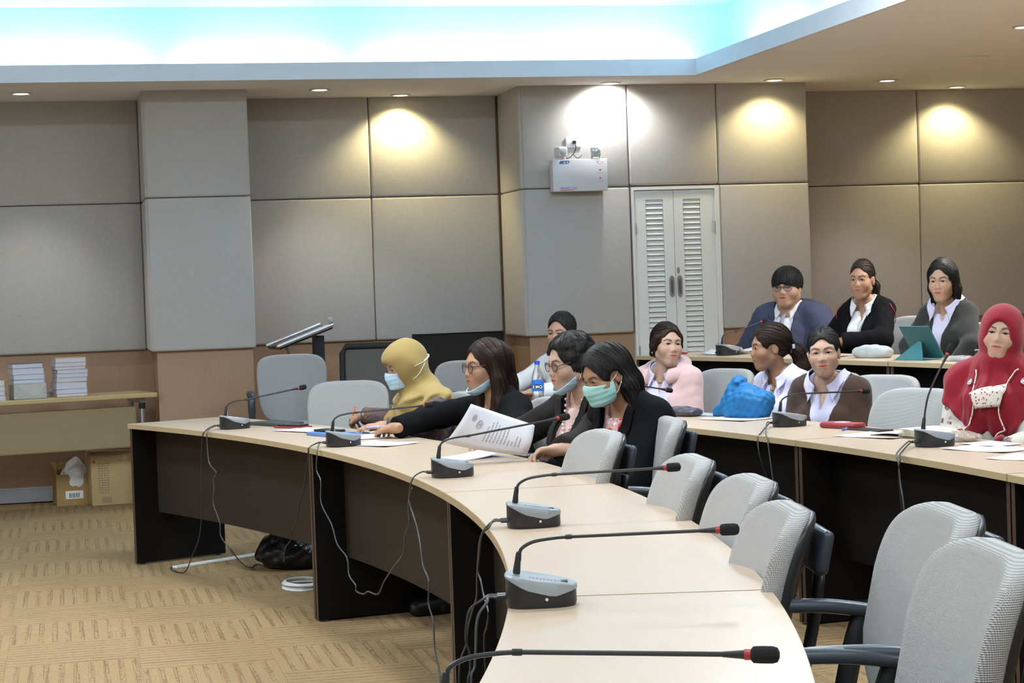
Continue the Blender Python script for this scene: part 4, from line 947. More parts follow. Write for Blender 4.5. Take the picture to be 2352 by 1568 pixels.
# ------------------------------------------------------------------ cloth and hair materials
def spotted(name,base,cols,sc,th=.5,rough=.8):
    """printed cloth: coloured blots on a ground"""
    m=mat(name,base,rough,spec=.25); b=m.node_tree.nodes['Principled BSDF']; tc=nd(m,'TexCoord'); prev=None
    for i,(c,s,t) in enumerate(cols):
        n=nd(m,'TexNoise') if s>0 else nd(m,'TexVoronoi'); n.inputs['Scale'].default_value=abs(s)
        mp=nd(m,'Mapping'); mp.inputs['Location'].default_value=(i*3.1,i*1.7,i*.9); lk(m,tc.outputs['Object'],mp.inputs[0]); lk(m,mp.outputs[0],n.inputs['Vector'])
        r=nd(m,'MapRange'); r.inputs['From Min'].default_value=t if s>0 else t+.04; r.inputs['From Max'].default_value=t+.04 if s>0 else t; lk(m,n.outputs['Fac' if s>0 else 'Distance'],r.inputs[0])
        x=nd(m,'Mix',data_type='RGBA'); x.inputs[7].default_value=(*c,1); lk(m,r.outputs[0],x.inputs[0])
        if prev is None: x.inputs[6].default_value=(*base,1)
        else: lk(m,prev,x.inputs[6])
        prev=x.outputs[2]
    lk(m,prev,b.inputs['Base Color']); return m
LAV=mat('lavender_shirt_cotton',(.60,.58,.76),.8,spec=.25,bump=.1,bscale=300); WHITEC=mat('white_shirt_cotton',(.72,.73,.76),.8,spec=.25,bump=.1,bscale=300)
PINK=mat('pink_fleece',(.66,.45,.45),.95,spec=.15,sheen=.3,bump=.25,bscale=700); BROWNK=mat('brown_knit',(.055,.032,.024),.95,spec=.15,sheen=.2,bump=.3,bscale=900)
CHARK=mat('charcoal_knit',(.034,.036,.034),.95,spec=.15,sheen=.15,bump=.3,bscale=900); BLACKC=mat('black_suiting',(.006,.006,.0075),.95,spec=.15,bump=.15,bscale=500)
GREYJ=mat('dark_grey_suiting',(.022,.019,.0175),.95,spec=.25,bump=.2,bscale=500); NAVY=mat('navy_parka',(.055,.058,.105),.8,spec=.3,bump=.2,bscale=300)
MUST=mat('mustard_scarf',(.33,.235,.085),.85,spec=.2,sheen=.2,bump=.12,bscale=500); REDS=mat('red_scarf',(.25,.008,.020),.75,spec=.25,sheen=.2,bump=.1,bscale=500)
BATIK=spotted('brown_batik',(.10,.068,.07),[((.16,.085,.045),30,.55),((.055,.05,.085),45,.56),((.20,.075,.03),-16,.20)],1)
FLORAL=spotted('red_flower_print',(.60,.36,.36),[((.58,.05,.04),-17,.42),((.72,.62,.60),-42,.24),((.25,.14,.30),70,.62)],1)
PURPLEP=spotted('purple_print',(.22,.10,.16),[((.55,.42,.50),-70,.25)],1); CREAMP=spotted('cream_floral_print',(.60,.57,.52),[((.22,.10,.06),26,.60),((.42,.28,.34),34,.62)],1)
PINKB=mat('pink_blouse',(.60,.40,.38),.75,bump=.1,bscale=300); DARKT=mat('dark_trousers',(.012,.012,.016),.9)
MASKB=mat('blue_mask',(.46,.64,.78),.9,spec=.15); MASKG=mat('green_mask',(.36,.64,.62),.9,spec=.15); MASKP=spotted('flower_mask_cloth',(.70,.66,.60),[((.42,.05,.05),-70,.25),((.10,.08,.07),-110,.14)],1)
HB=hair_mat('hair_black',*HAIRC['black']); HBR=hair_mat('hair_brown',*HAIRC['brown']); HD=hair_mat('hair_dark',*HAIRC['dark'])
HLONG=hair_mat('hair_long_brown',(.014,.009,.008),(.045,.020,.013)); GOLD=mat('gold',(.75,.50,.16),.25,metal=1); PEARL=mat('pearl',(.75,.70,.66),.25)
FRAME=mat('spectacle_frame',(.10,.045,.055),.3); THINF=mat('thin_metal_frame',(.10,.08,.08),.3,metal=.7)
def cap(P,r=(.107,.083,.099),c=(-.018,0,.031)): return d_ell(P,c,r)
def noface(d,P,top=.062,w=.064,c=(.105,0,-.035),rx=.080,k=.010): return smax(d,-d_ell(P,c,(rx,w,top-c[2])),k)
def noear(d,P,k,front=.03):
    """keep the ear on side k free"""
    return smax(d,-d_ell(P,(.004,k*.092,-.016),(.034,.032,.040)),.008)
def strand(P,f=260,a=.0012):
    a*=.22; return a*np.sin(np.arctan2(P[:,1],P[:,2]-.02)*f/8)+a*.7*np.sin(P[:,0]*f+P[:,1]*f*.6)
# ================================================================== front row
p=Person('person in a mustard headscarf and blue face mask, writing with an orange pen',(1.575,9.353,1.045),189,196,'a',hs=.91,gaze=18,pitch=15,lean=.08,armR=((1.50,9.66,.79),(1.445,9.58,.795)),armL=((1.60,8.98,.78),(1.42,9.02,.785)))
p.arm[-1]=(p.S[-1],p.B.T@(np.array((1.56,9.56,.775))-p.O),p.B.T@(np.array((1.405,9.66,.797))-p.O))
p.make(hands=({'k':-1,'dir':(-.30,.92,-.12),'up':(-.25,-.35,.9),'kw':dict(curl=(.75,.75,.45),thumb=(.55,-.1))},)); P1=p
p.trousers(DARKT); p.garment('batik_blouse',BATIK,.016,seed=3,wr=.007)
def hij1(P,s=p):
    h=s.b2h(P); d=d_ell(h,(-.012,0,.022),(.121,.098,.122)); d=smin(d,d_ell(h,(.045,0,.060),(.062,.070,.047)),.03)
    d=smin(d,d_rc(h,(-.01,0,-.03),(-.03,0,-.13),.092,.088),.04)
    dr=smin(d_rc(P,s.N+A(.0,0,-.03),s.chest+A(.035,.02,.10),.095,.125),s.cloth(P,.031),.03)
    cutz=s.N[2]-.10-.14*np.clip((P[:,0]-s.N[0]+.03)/.10,-.3,1)-.03*np.sin(P[:,1]*9)
    dr=smax(dr,cutz-P[:,2],.02); dr=np.maximum(dr,np.abs(P[:,1]-s.N[1])-.205); d=smin(d,dr,.04)
    q=P@A(.55,.1,.83); d=d+(.0062*np.sin(q*78+1.4*np.sin(P[:,1]*16))+.003*np.sin(q*140+P[:,1]*30))*np.clip((s.N[2]+.05-P[:,2])/.07,.0,1)+.0024*np.sin(h[:,0]*44-h[:,2]*40)*np.clip((.05-h[:,0])/.06,0,1)
    return smax(d,-d_ell(h,(.135,0,-.030),(.097,.088,.084)),.008)
lo,hi=p.box(); hi[2]=p.N[2]+.36; lo[2]=.66; hi[0]+=.10; p.part('headscarf',hij1,lo,hi,.0075,MUST)
mk=p.mask(MASKB,z0=-.098,z1=-.002,loop=False,wide=.062)
mb=MB()
for k in(-1,1):
    mb.tube(catmull([(.040,k*.064,-.018),(-.02,k*.104,-.004),(-.082,k*.090,.002)],5),.0014,5); mb.tube(catmull([(.036,k*.066,-.082),(-.02,k*.106,-.055),(-.084,k*.092,-.004)],5),.0014,5)
mb.tube(catmull([(-.080,.093,.004),(-.122,.055,.015),(-.138,0,.02),(-.122,-.055,.015),(-.080,-.093,.004)],4),.004,6)
e=p.hmesh('ear_loop',mb,WHT); e.parent=mk

p=Person('person with long dark hair, round glasses and a blue mask under the chin',(1.815,8.622,1.058),193,196,'a',hs=.95,pitch=2,lean=.06,armL=((1.86,8.28,.74),(1.66,8.22,.70)),armR=((1.61,8.80,.835),(1.41,8.70,.797)))
p.make(hands=({'k':-1,'dir':(-.35,.93,-.06),'up':(.1,-.1,1),'kw':dict(curl=(.45,.55,.4),thumb=(.5,.1))},)); P2=p
p.trousers(DARKT); p.garment('purple_blouse',PURPLEP,.010,frac=.2,vneck=(.12,.05),seed=5,h=.012); p.garment('black_blazer',BLACKC,.022,vneck=(.34,.075),neck=.070,seed=6,wr=.008)
def hr2(P):
    d=cap(P,(.110,.086,.104)); 
    for k in(-1,1): d=smin(d,chain(P,[(-.010,k*.074,.045),(-.022,k*.088,-.06),(-.020,k*.092,-.17),(.020,k*.088,-.265),(.045,k*.080,-.33)],[.030,.034,.037,.031,.014]),.03)
    d=smin(d,chain(P,[(-.085,0,.03),(-.100,0,-.09),(-.105,0,-.22),(-.10,0,-.30)],[.05,.055,.06,.03]),.05)
    d=noface(d,P,.082,.066,rx=.086); d=smax(d,-d_ell(P,(.085,0,-.16),(.09,.062,.20)),.012); return d+strand(P)
p.hair(HLONG,hr2,lo=(-.20,-.17,-.38),hi=(.14,.17,.16),h=.005,style='down',n=700,L=.16)
p.glasses(FRAME,r=.0225); p.mask(MASKB,z0=-.118,z1=-.066,chin=True,wide=.066)

p=Person('person with short black hair, glasses and a beaded necklace, reading a letter',(1.955,7.66,1.098),193,202,'d',hs=.90,gaze=10,pitch=9,lean=.06,armL=((1.93,7.38,.80),(1.80,7.22,.79)),armR=((1.83,8.0,.80),(1.68,7.9,.785)))
p.make(hands=({'k':1,'dir':(-.95,.25,-.05),'up':(.2,.3,.9),'kw':dict(curl=(.5,.5,.4),thumb=(.4,.0))},)); P3=p
p.trousers(DARKT); p.garment('pink_blouse',PINKB,.012,frac=.2,seed=8,h=.012); p.garment('dark_grey_blazer',GREYJ,.024,open_=(.070,.040),neck=.074,seed=9,wr=.008)
def hr3(P):
    d=cap(P,(.114,.092,.104),(-.022,0,.034)); d=smin(d,d_ell(P,(-.055,0,-.030),(.070,.086,.070)),.04)
    d=noface(d,P,.086,.072,rx=.092); d=smax(d,-d_ell(P,(.085,0,-.12),(.075,.10,.09)),.012)
    return d+strand(P,200,.002)+fold(P,70,.006,4)
p.hair(HB,hr3,style='crown',L=.07); p.glasses(FRAME,r=.0225,shape=.9); p.mask(MASKB,z0=-.118,z1=-.066,chin=True)
mb=MB(); N=p.N
bd=[]
for k in np.linspace(-1,1,23): bd.append((N[0]+.075-.03*abs(k),N[1]+.055*k,N[2]-.02-.19*(1-abs(k)**1.5)))
bp=project(lambda X:p.cloth(X,0),np.array(bd),.020)
for q in bp: mb.lathe([(.0008,-.006),(.0048,-.003),(.0056,0),(.0048,.003),(.0008,.006)],8,Matrix.Translation(q.tolist()))
me=mb.mesh('bead_necklace',PEARL,'all'); me.transform(Matrix(p.B.tolist()).to_4x4()); put('bead_necklace',me,p.ob)
hem=[(N[0]+.09,N[1]+k*.075,N[2]-.03) for k in(1,)]
for k in(-1,1): p.strip('lapel',GREYJ,[(N[0]+.01,N[1]+k*.088,N[2]-.02),(N[0]+.07,N[1]+k*.082,N[2]-.10),(N[0]+.08,N[1]+k*.055,N[2]-.24)],[.018,.030,.010],.030)

p=Person('person in a black blazer and green face mask, looking down, beside an empty chair',(1.99,7.259,1.062),198,206,'c',hs=.89,gaze=22,pitch=22,lean=.06,armL=((2.02,7.02,.66),(1.80,7.12,.64)),armR=((1.93,7.60,.68),(1.75,7.5,.65)))
p.make(); P4=p
p.trousers(DARKT); p.garment('floral_blouse',FLORAL,.012,frac=.2,seed=10,h=.012); p.garment('black_blazer',BLACKC,.026,frac=.45,open_=(.078,.055),neck=.074,seed=12,wr=.008)
for k in(-1,1): p.strip('lapel',BLACKC,[(p.N[0]+.01,p.N[1]+k*.088,p.N[2]-.02),(p.N[0]+.07,p.N[1]+k*.084,p.N[2]-.10),(p.N[0]+.08,p.N[1]+k*.055,p.N[2]-.24)],[.018,.030,.010],.032)
def hr4(P):
    d=cap(P,(.113,.090,.106)); d=smin(d,chain(P,[(-.070,0,.02),(-.085,0,-.08),(-.080,0,-.17)],[.066,.072,.062]),.04)
    for k in(-1,1): d=smin(d,chain(P,[(-.040,k*.062,.03),(-.052,k*.078,-.06),(-.045,k*.076,-.165)],[.034,.034,.024]),.03)
    d=noface(d,P,.080,.072,rx=.092); d=smax(d,-d_ell(P,(.075,0,-.11),(.085,.10,.12)),.012); d=noear(d,P,1); d=noear(d,P,-1); return d+strand(P)
p.hair(HB,hr4,style='down',n=600,L=.13); p.mask(MASKG,z0=-.104,z1=.000,wide=.070)
p.hmesh('earring',MB().lathe([(.001,-.004),(.004,0),(.001,.004)],8,Matrix.Translation((-.012,.086,-.040))),GOLD)
# ================================================================== middle row
p=Person('person in a white shirt half hidden behind the water bottle',(2.86,11.367,1.118),226,212,'b',male=1,hs=.95,pitch=2,lean=.10,sw=.165,bulk=1.0,armR=((2.62,11.62,.80),(2.50,11.45,.79)),armL=((2.80,11.05,.80),(2.62,11.10,.79)))
p.make(hands=({'k':1,'kw':dict(curl=(.7,.7,.5),thumb=(.4,.0))},)); p.trousers(DARKT); p.garment('white_shirt',WHITEC,.016,seed=14,wr=.008); p.collar(WHITEC)
def hrm(P):
    d=d_ell(P,(-.014,0,.040),(.106,.082,.098)); d=noface(d,P,.088,.075,rx=.088,c=(.105,0,-.02)); d=np.maximum(d,-.010-P[:,2]+.45*np.clip(-P[:,0]-.0,-.02,.10)*-1); d=noear(d,P,1); d=noear(d,P,-1); return d+strand(P,300,.001)
p.hair(HB,hrm,style='crown',L=.03)

p=Person('person in a pink hoodie over a lavender shirt, looking to one side',(3.185,10.323,1.058),278,222,'d',hs=.95,hsx=(1,1,1.03),pitch=-3,roll=-4,lean=.08)
p.make(); p.trousers(DARKT); p.garment('lavender_shirt',LAV,.014,seed=16,wr=.008,h=.011,vneck=(.16,.03)); p.garment('pink_hoodie',PINK,.030,open_=(.088,.060),neck=.088,seed=17,wr=.004); p.collar(LAV,.05,.10,.020)
def hood(P,s=p):
    q=P-s.N.astype(f32); t=np.hypot(np.hypot(q[:,0]+.02,q[:,1]*.86)-.098,(q[:,2]+.010+.40*np.clip(q[:,0],-.2,.2))*.8)-.032; t=smax(t,-(np.maximum(np.abs(q[:,1])-.060,-q[:,0])),.015); return t+fold(P,30,.005,5)
p.part('hood',hood,p.N-A(.19,.19,.16),p.N+A(.16,.19,.11),.0075,PINK)
def hr5(P):
    d=cap(P,(.109,.086,.102)); d=smin(d,d_sph(P,(-.112,0,-.030),.042),.03); 
    for k in(-1,1): d=smin(d,chain(P,[(.020,k*.068,.040),(-.010,k*.082,-.005),(-.045,k*.072,-.050)],[.022,.018,.016]),.02)
    d=noface(d,P,.080,.066,rx=.086); d=smax(d,-d_ell(P,(.085,0,-.12),(.075,.10,.09)),.012); return d+strand(P)
p.hair(HBR,hr5,root=(-.12,0,-.03)); p.hmesh('earring',MB().lathe([(.001,-.006),(.006,0),(.001,.006)],4,Matrix.Translation((-.012,-.086,-.045))),CHROME)

p=Person('person with a brown ponytail in profile beside the blue jacket',(3.43,9.38,1.058),172,200,'c',hs=.94,pitch=4,lean=.10)
p.make(); p.trousers(DARKT); p.garment('lavender_shirt',LAV,.016,vneck=(.16,.045),seed=19,wr=.008); p.collar(LAV,.05,.09)
def hr6(P):
    d=cap(P,(.108,.084,.102)); d=smin(d,chain(P,[(-.105,.0,-.005),(-.150,.0,-.04),(-.165,.0,-.12),(-.150,0,-.21)],[.030,.036,.040,.016]),.02)
    d=noface(d,P,.078,.066,rx=.086); d=smax(d,-d_ell(P,(.080,0,-.12),(.085,.10,.11)),.012); d=noear(d,P,1); d=noear(d,P,-1); return d+strand(P)
p.hair(HBR,hr6,lo=(-.22,-.13,-.26)); p.hmesh('hair_tie',MB().tube([(-.118+.012*math.cos(a),.030*math.cos(a),-.016+.030*math.sin(a)) for a in np.linspace(0,2*math.pi,14,endpoint=False)],.007,6,close=True),mat('hair_tie_brown',(.20,.10,.06),.7))
p.hmesh('hair_clip',MB().rbox((-.128,.030,-.020),(-.112,.040,.004),.003,1),mat('hair_clip_blue',(.45,.62,.75),.3))
mb=MB(); nk=[(p.N[0]+.06*math.cos(a)-.01,p.N[1]+.066*math.sin(a),p.N[2]-.010-.075*max(0,math.cos(a))**2) for a in np.linspace(0,2*math.pi,28,endpoint=False)]
mb.tube(nk,.0016,5,close=True); me=mb.mesh('cord_necklace',BLK,'all'); me.transform(Matrix(p.B.tolist()).to_4x4()); put('cord_necklace',me,p.ob); P6=p

p=Person('person in a brown cardigan with centre-parted black hair, facing the camera',(3.535,8.923,1.038),243,222,'d',hs=.95,hsx=(1,1,1.02),pitch=0,roll=3,lean=.06)
p.make(); p.trousers(DARKT); p.garment('lavender_shirt',LAV,.014,seed=21,wr=.008,h=.011,vneck=(.17,.035)); p.garment('brown_cardigan',BROWNK,.026,vneck=(.36,.105),neck=.082,seed=22,wr=.008,sway=.01); p.collar(LAV,.055,.11,.032)
def hr7(P):
    d=cap(P,(.107,.083,.101)); d=smin(d,d_sph(P,(-.108,0,-.035),.038),.03); d=noface(d,P,.076,.060,rx=.088); d=smax(d,-d_ell(P,(.080,0,-.12),(.085,.10,.11)),.012); d=noear(d,P,1); d=noear(d,P,-1); d=smax(d,-np.maximum(np.abs(P[:,1]+.004)-.0016,.10-P[:,2]),.004); return d+strand(P)
p.hair(HB,hr7,root=(-.12,0,-.03)); P7=p

p=Person('person in a red headscarf with a flowered cloth mask hanging on the chest',(3.74,7.483,1.142),236,226,'d',hs=.90,hsx=(1,1,1.0),pitch=-6,roll=-8,lean=.06,sw=.15,bulk=.98)
p.make(); p.trousers(DARKT); p.garment('cream_blouse',CREAMP,.022,seed=24,wr=.008)
def hij8(P,s=p,fo=1):
    h=s.b2h(P); d=d_ell(h,(-.014,0,.020),(.120,.100,.126)); d=smin(d,d_rc(h,(-.015,0,-.03),(-.03,0,-.14),.090,.090),.04); d=smin(d,d_ell(h,(.03,0,-.118),(.050,.056,.026)),.03)
    dr=smin(d_rc(P,s.N+A(.0,0,-.03),s.chest+A(.04,0,.06),.095,.140),s.cloth(P,.034),.04); r=np.hypot(P[:,1]-s.N[1],(P[:,0]-s.N[0]))
    cutz=s.N[2]-.275+.9*np.maximum(0,np.abs(P[:,1]-s.N[1])-.07)-.01*np.sin(P[:,1]*40); dr=smax(dr,cutz-P[:,2],.02); d=smin(d,dr,.04)
    q=np.arctan2(P[:,1]-s.N[1],P[:,0]-s.N[0]+.02); d=d+fo*(.0065*np.sin(q*11+9*(P[:,2]-s.N[2])+.8*np.sin(P[:,2]*22))+.003*np.sin(q*23-14*(P[:,2]-s.N[2])))*np.clip((s.N[2]+.045-P[:,2])/.10,.0,1)+fo*.0022*np.sin(h[:,0]*38+h[:,2]*52)*np.clip((.06-h[:,0])/.06,0,1)
    return smax(d,-d_ell(h,(.118,0,-.022),(.078,.058,.088)),.008)
lo,hi=p.box(); hi[2]=p.N[2]+.34; lo[2]=.72; hi[0]+=.08; p.part('headscarf',hij8,lo,hi,.0075,REDS)
fh=lambda X,s=p: hij8(np.asarray(X,dtype=f32),fo=0)-.005
N=p.N
o=patch(fh,[(N[0]+.18,N[1]-.095,N[2]-.070),(N[0]+.18,N[1]+.100,N[2]-.030),(N[0]+.19,N[1]+.060,N[2]-.150),(N[0]+.19,N[1]-.055,N[2]-.160)],.010,14,8,.004,'cloth_mask',MASKP,p.ob); o.data.transform(Matrix(p.B.tolist()).to_4x4())
def cord(pts,r,name,m,off=.008):
    q=project(fh,np.array([tuple(v) for v in catmull(pts,5)]),off); mb=MB().tube([Vector(v.tolist()) for v in q],r,6); me=mb.mesh(name,m,'all'); me.transform(Matrix(p.B.tolist()).to_4x4()); return put(name,me,p.ob)
cord([(N[0]+.12,N[1]-.075,N[2]+.0),(N[0]+.17,N[1]-.075,N[2]-.07)],.0030,'mask_cord',MASKP); cord([(N[0]+.10,N[1]+.125,N[2]+.01),(N[0]+.17,N[1]+.088,N[2]-.04)],.0030,'mask_cord',MASKP)
cord([(N[0]+.18,N[1]-.060,N[2]-.11),(N[0]+.20,N[1]-.078,N[2]-.19),(N[0]+.20,N[1]-.085,N[2]-.28)],.0030,'mask_cord',MASKP); cord([(N[0]+.18,N[1]+.062,N[2]-.11),(N[0]+.20,N[1]+.050,N[2]-.19),(N[0]+.20,N[1]+.045,N[2]-.28)],.0030,'mask_cord',MASKP)
for yy,zz in ((-.105,-.035),(.15,-.03)):
    q=project(fh,np.array([(N[0]+.13,N[1]+yy,N[2]+zz)]),.006)[0]; g=grad(fh,np.array([q],dtype=f32))[0]
    M=Matrix.Translation(q.tolist())@Vector(g.tolist()).to_track_quat('Z','Y').to_matrix().to_4x4()
    me=MB().lathe([(.014,0),(.014,.003),(.010,.005),(.007,.003),(.005,.006),(.001,.007)],14,M).mesh('brooch',CHROME,True); me.transform(Matrix(p.B.tolist()).to_4x4()); put('brooch',me,p.ob)
me=None; P8=p
p.hmesh('under_scarf',MB().tube([(.070+.018*math.cos(a)*0+.012*(1-abs(math.sin(a))),.054*math.sin(a),-.020+.082*math.cos(a)) for a in np.linspace(-1.2,1.2,16)],.006,6),BLK2)
# ================================================================== back row
TIE=mat('grey_tie',(.30,.30,.38),.7)
p=Person('person with a fringe and thin glasses in a navy jacket and tie',(4.442,11.80,1.335),231,218,'b',male=1,fat=1.0,hs=1.0,hsx=(1,1.05,.98),pitch=1,lean=.06,sw=.185,bulk=1.22,zf=RISE,armL=((4.66,11.42,.90),(4.50,11.50,.80)),armR=((4.26,12.14,.90),(4.24,11.98,.80)))
p.make(); p.trousers(DARKT); p.garment('white_shirt',WHITEC,.014,seed=26,h=.012); p.garment('navy_jacket',NAVY,.030,open_=(.075,.060),neck=.092,seed=27,wr=.008); p.collar(WHITEC,.04,.07,.020)
def hood9(P,s=p):
    q=P-s.N.astype(f32); t=np.hypot(np.hypot(q[:,0]+.035,q[:,1]*.80)-.105,(q[:,2]+.030+.35*np.clip(q[:,0],-.2,.2))*.8)-.034; t=smax(t,-(np.maximum(np.abs(q[:,1])-.070,-q[:,0]-.01)),.015); return t+fold(P,30,.005,9)
p.part('hood',hood9,p.N-A(.21,.21,.16),p.N+A(.16,.21,.10),.0085,NAVY)
p.strip('tie',TIE,[(p.N[0]+.07,p.N[1],p.N[2]-.030),(p.N[0]+.10,p.N[1],p.N[2]-.06),(p.N[0]+.13,p.N[1],p.N[2]-.20)],[.016,.012,.026],.020)
def hr9(P):
    d=d_ell(P,(-.014,0,.036),(.116,.092,.106)); d=noface(d,P,.032,.078,rx=.070,c=(.120,0,-.06)); d=np.maximum(d,-.004-P[:,2]+np.where(P[:,0]<-.02,-.05,0)); d=smax(d,-d_ell(P,(-.004,.095,-.030),(.03,.03,.036)),.006); d=smax(d,-d_ell(P,(-.004,-.095,-.030),(.03,.03,.036)),.006); return d+strand(P,240,.0018)
p.hair(HB,hr9,style='crown',L=.08,n=500); p.glasses(THINF,r=.0235,shape=.80,t=.0013)

p=Person('person with a tight ponytail in a black jacket and lanyard',(4.682,11.164,1.372),227,216,'a',hs=.93,hsx=(1,.96,1.05),pitch=2,lean=.06,sw=.112,bulk=.78,zf=RISE,armL=((4.70,10.92,1.02),(4.46,10.98,1.01)),armR=((4.54,11.36,1.02),(4.45,11.12,1.02)))
p.make(); p.trousers(DARKT); p.garment('white_shirt',WHITEC,.014,seed=29,h=.012,vneck=(.16,.03)); p.garment('black_jacket',BLACKC,.026,open_=(.055,.042),neck=.078,seed=30,wr=.008,sway=-.02); p.collar(WHITEC,.045,.09,.020)
for k in(-1,1): p.strip('red_piping',RED,[(p.S[k][0]+.02,p.S[k][1]+k*.03,p.S[k][2]+.02),(p.S[k][0]+.04,p.S[k][1]+k*.05,p.S[k][2]-.06)],.0022,.031)
p.strip('lanyard',WHITEC,[(p.N[0]+.05,p.N[1]+.06,p.N[2]-.03),(p.N[0]+.09,p.N[1]+.035,p.N[2]-.14),(p.N[0]+.10,p.N[1]+.020,p.N[2]-.22)],.005,.036)
def hr10(P):
    d=cap(P,(.104,.080,.098)); d=smin(d,chain(P,[(-.095,.020,.010),(-.125,.045,-.05),(-.110,.06,-.15)],[.024,.028,.014]),.02); d=noface(d,P,.084,.069,rx=.088); d=smax(d,-d_ell(P,(.080,0,-.12),(.085,.10,.11)),.012); d=noear(d,P,1); d=noear(d,P,-1); return d+strand(P)
p.hair(HD,hr10,root=(-.11,.02,.01))

p=Person('person with long black hair in a charcoal cardigan behind the teal tablet case',(4.891,10.493,1.352),226,214,'d',hs=.95,hsx=(1,.98,1.04),pitch=4,lean=.06,sw=.114,bulk=.78,zf=RISE,armL=((4.95,10.28,.98),(4.83,10.27,.85)),armR=((4.78,10.72,.98),(4.74,10.62,.85)))
p.make(); p.trousers(DARKT); p.garment('lavender_shirt',LAV,.014,seed=31,h=.012,vneck=(.15,.03)); p.garment('charcoal_cardigan',CHARK,.025,vneck=(.30,.090),neck=.082,seed=32,wr=.008); p.collar(LAV,.055,.105,.032)
def hr11(P):
    d=cap(P,(.110,.087,.104)); d=smin(d,chain(P,[(-.070,0,.02),(-.085,0,-.08),(-.085,0,-.17)],[.06,.062,.05]),.04)
    d=smin(d,chain(P,[(.0,.066,.04),(-.012,.082,-.05),(-.02,.078,-.150)],[.030,.028,.018]),.03); d=smin(d,chain(P,[(-.005,-.068,.04),(-.030,-.082,-.05),(-.05,-.07,-.15)],[.024,.022,.016]),.03)
    d=noface(d,P,.080,.062,rx=.088); d=smax(d,-d_ell(P,(.085,0,-.13),(.085,.058,.12)),.012); return d+strand(P)
p.hair(HB,hr11,style='down',n=600,L=.13); P11=p
for i,(x,y,f,lb,z,dz) in enumerate(((1.55,9.31,188,'grey chair under the person in the mustard headscarf',0,0),(1.80,8.55,188,'grey chair under the person with long dark hair',0,0),(1.93,7.70,190,'grey chair under the person with the bead necklace',0,0),(1.84,7.02,178,'grey chair under the person in the green mask',0,0),
    (2.98,11.42,206,'grey chair under the person in the white shirt',0,0),(3.30,10.33,206,'grey chair under the person in the pink hoodie',0,0),(3.56,9.47,200,'grey chair under the person with the brown ponytail',0,0),(3.67,8.95,214,'grey chair under the person in the brown cardigan',0,0),(3.86,7.55,216,'grey chair under the person in the red headscarf',0,0),
    (4.56,11.87,214,'grey chair under the person in the navy jacket',RISE,0),(4.80,11.20,200,'grey chair under the person in the black jacket',RISE,.04),(5.00,10.55,214,'grey chair under the person in the charcoal cardigan',RISE,0))):
    chair(x,y,f,lb,dz,z)
# ------------------------------------------------------------------ papers, phones, cases on the desks
def paper_mat(name,lines=1,col=(.62,.62,.67),sx=40,emblem=False):
    m=mat(name,col,.7,spec=.3); b=m.node_tree.nodes['Principled BSDF']; tc=nd(m,'TexCoord'); sp=nd(m,'SeparateXYZ'); lk(m,tc.outputs['Object'],sp.inputs[0])
    mu=nd(m,'Math',operation='MULTIPLY'); mu.inputs[1].default_value=560; lk(m,sp.outputs[1],mu.inputs[0]); si=nd(m,'Math',operation='SINE'); lk(m,mu.outputs[0],si.inputs[0])
    r=nd(m,'MapRange'); r.inputs['From Min'].default_value=.35; r.inputs['From Max'].default_value=.7; lk(m,si.outputs[0],r.inputs[0])
    mp=nd(m,'Mapping'); mp.inputs['Scale'].default_value=(330,60,1); lk(m,tc.outputs['Object'],mp.inputs[0]); n=nd(m,'TexNoise'); n.inputs['Scale'].default_value=1; lk(m,mp.outputs[0],n.inputs['Vector']); r2=nd(m,'MapRange'); r2.inputs['From Min'].default_value=.42; r2.inputs['From Max'].default_value=.55; lk(m,n.outputs['Fac'],r2.inputs[0])
    mp3=nd(m,'Mapping'); mp3.inputs['Scale'].default_value=(14,9,1); lk(m,tc.outputs['Object'],mp3.inputs[0]); n3=nd(m,'TexNoise'); n3.inputs['Scale'].default_value=1; lk(m,mp3.outputs[0],n3.inputs['Vector']); r3=nd(m,'MapRange'); r3.inputs['From Min'].default_value=.40; r3.inputs['From Max'].default_value=.45; lk(m,n3.outputs['Fac'],r3.inputs[0])
    a=nd(m,'Math',operation='MULTIPLY'); lk(m,r.outputs[0],a.inputs[0]); lk(m,r2.outputs[0],a.inputs[1]); c=nd(m,'Math',operation='MULTIPLY'); lk(m,a.outputs[0],c.inputs[0]); lk(m,r3.outputs[0],c.inputs[1])
    ab=nd(m,'Math',operation='ABSOLUTE'); lk(m,sp.outputs[0],ab.inputs[0]); lt=nd(m,'Math',operation='LESS_THAN'); lt.inputs[1].default_value=.085; lk(m,ab.outputs[0],lt.inputs[0]); ab2=nd(m,'Math',operation='ABSOLUTE'); lk(m,sp.outputs[1],ab2.inputs[0]); lt2=nd(m,'Math',operation='LESS_THAN'); lt2.inputs[1].default_value=.12; lk(m,ab2.outputs[0],lt2.inputs[0])
    d=nd(m,'Math',operation='MULTIPLY'); lk(m,c.outputs[0],d.inputs[0]); lk(m,lt.outputs[0],d.inputs[1]); d2=nd(m,'Math',operation='MULTIPLY'); lk(m,d.outputs[0],d2.inputs[0]); lk(m,lt2.outputs[0],d2.inputs[1]); d3=nd(m,'Math',operation='MULTIPLY'); d3.inputs[1].default_value=.55*lines; lk(m,d2.outputs[0],d3.inputs[0])
    x=nd(m,'Mix',data_type='RGBA'); x.inputs[6].default_value=(*col,1); x.inputs[7].default_value=(.12,.12,.14,1); lk(m,d3.outputs[0],x.inputs[0]); lk(m,x.outputs[2],b.inputs['Base Color']); return m
PAPT=paper_mat('printed_paper'); PAPB=mat('blank_paper',(.62,.62,.67),.7,noise=.02,nscale=20); CREAM=mat('cream_page',(.74,.70,.55),.75,noise=.03,nscale=30)
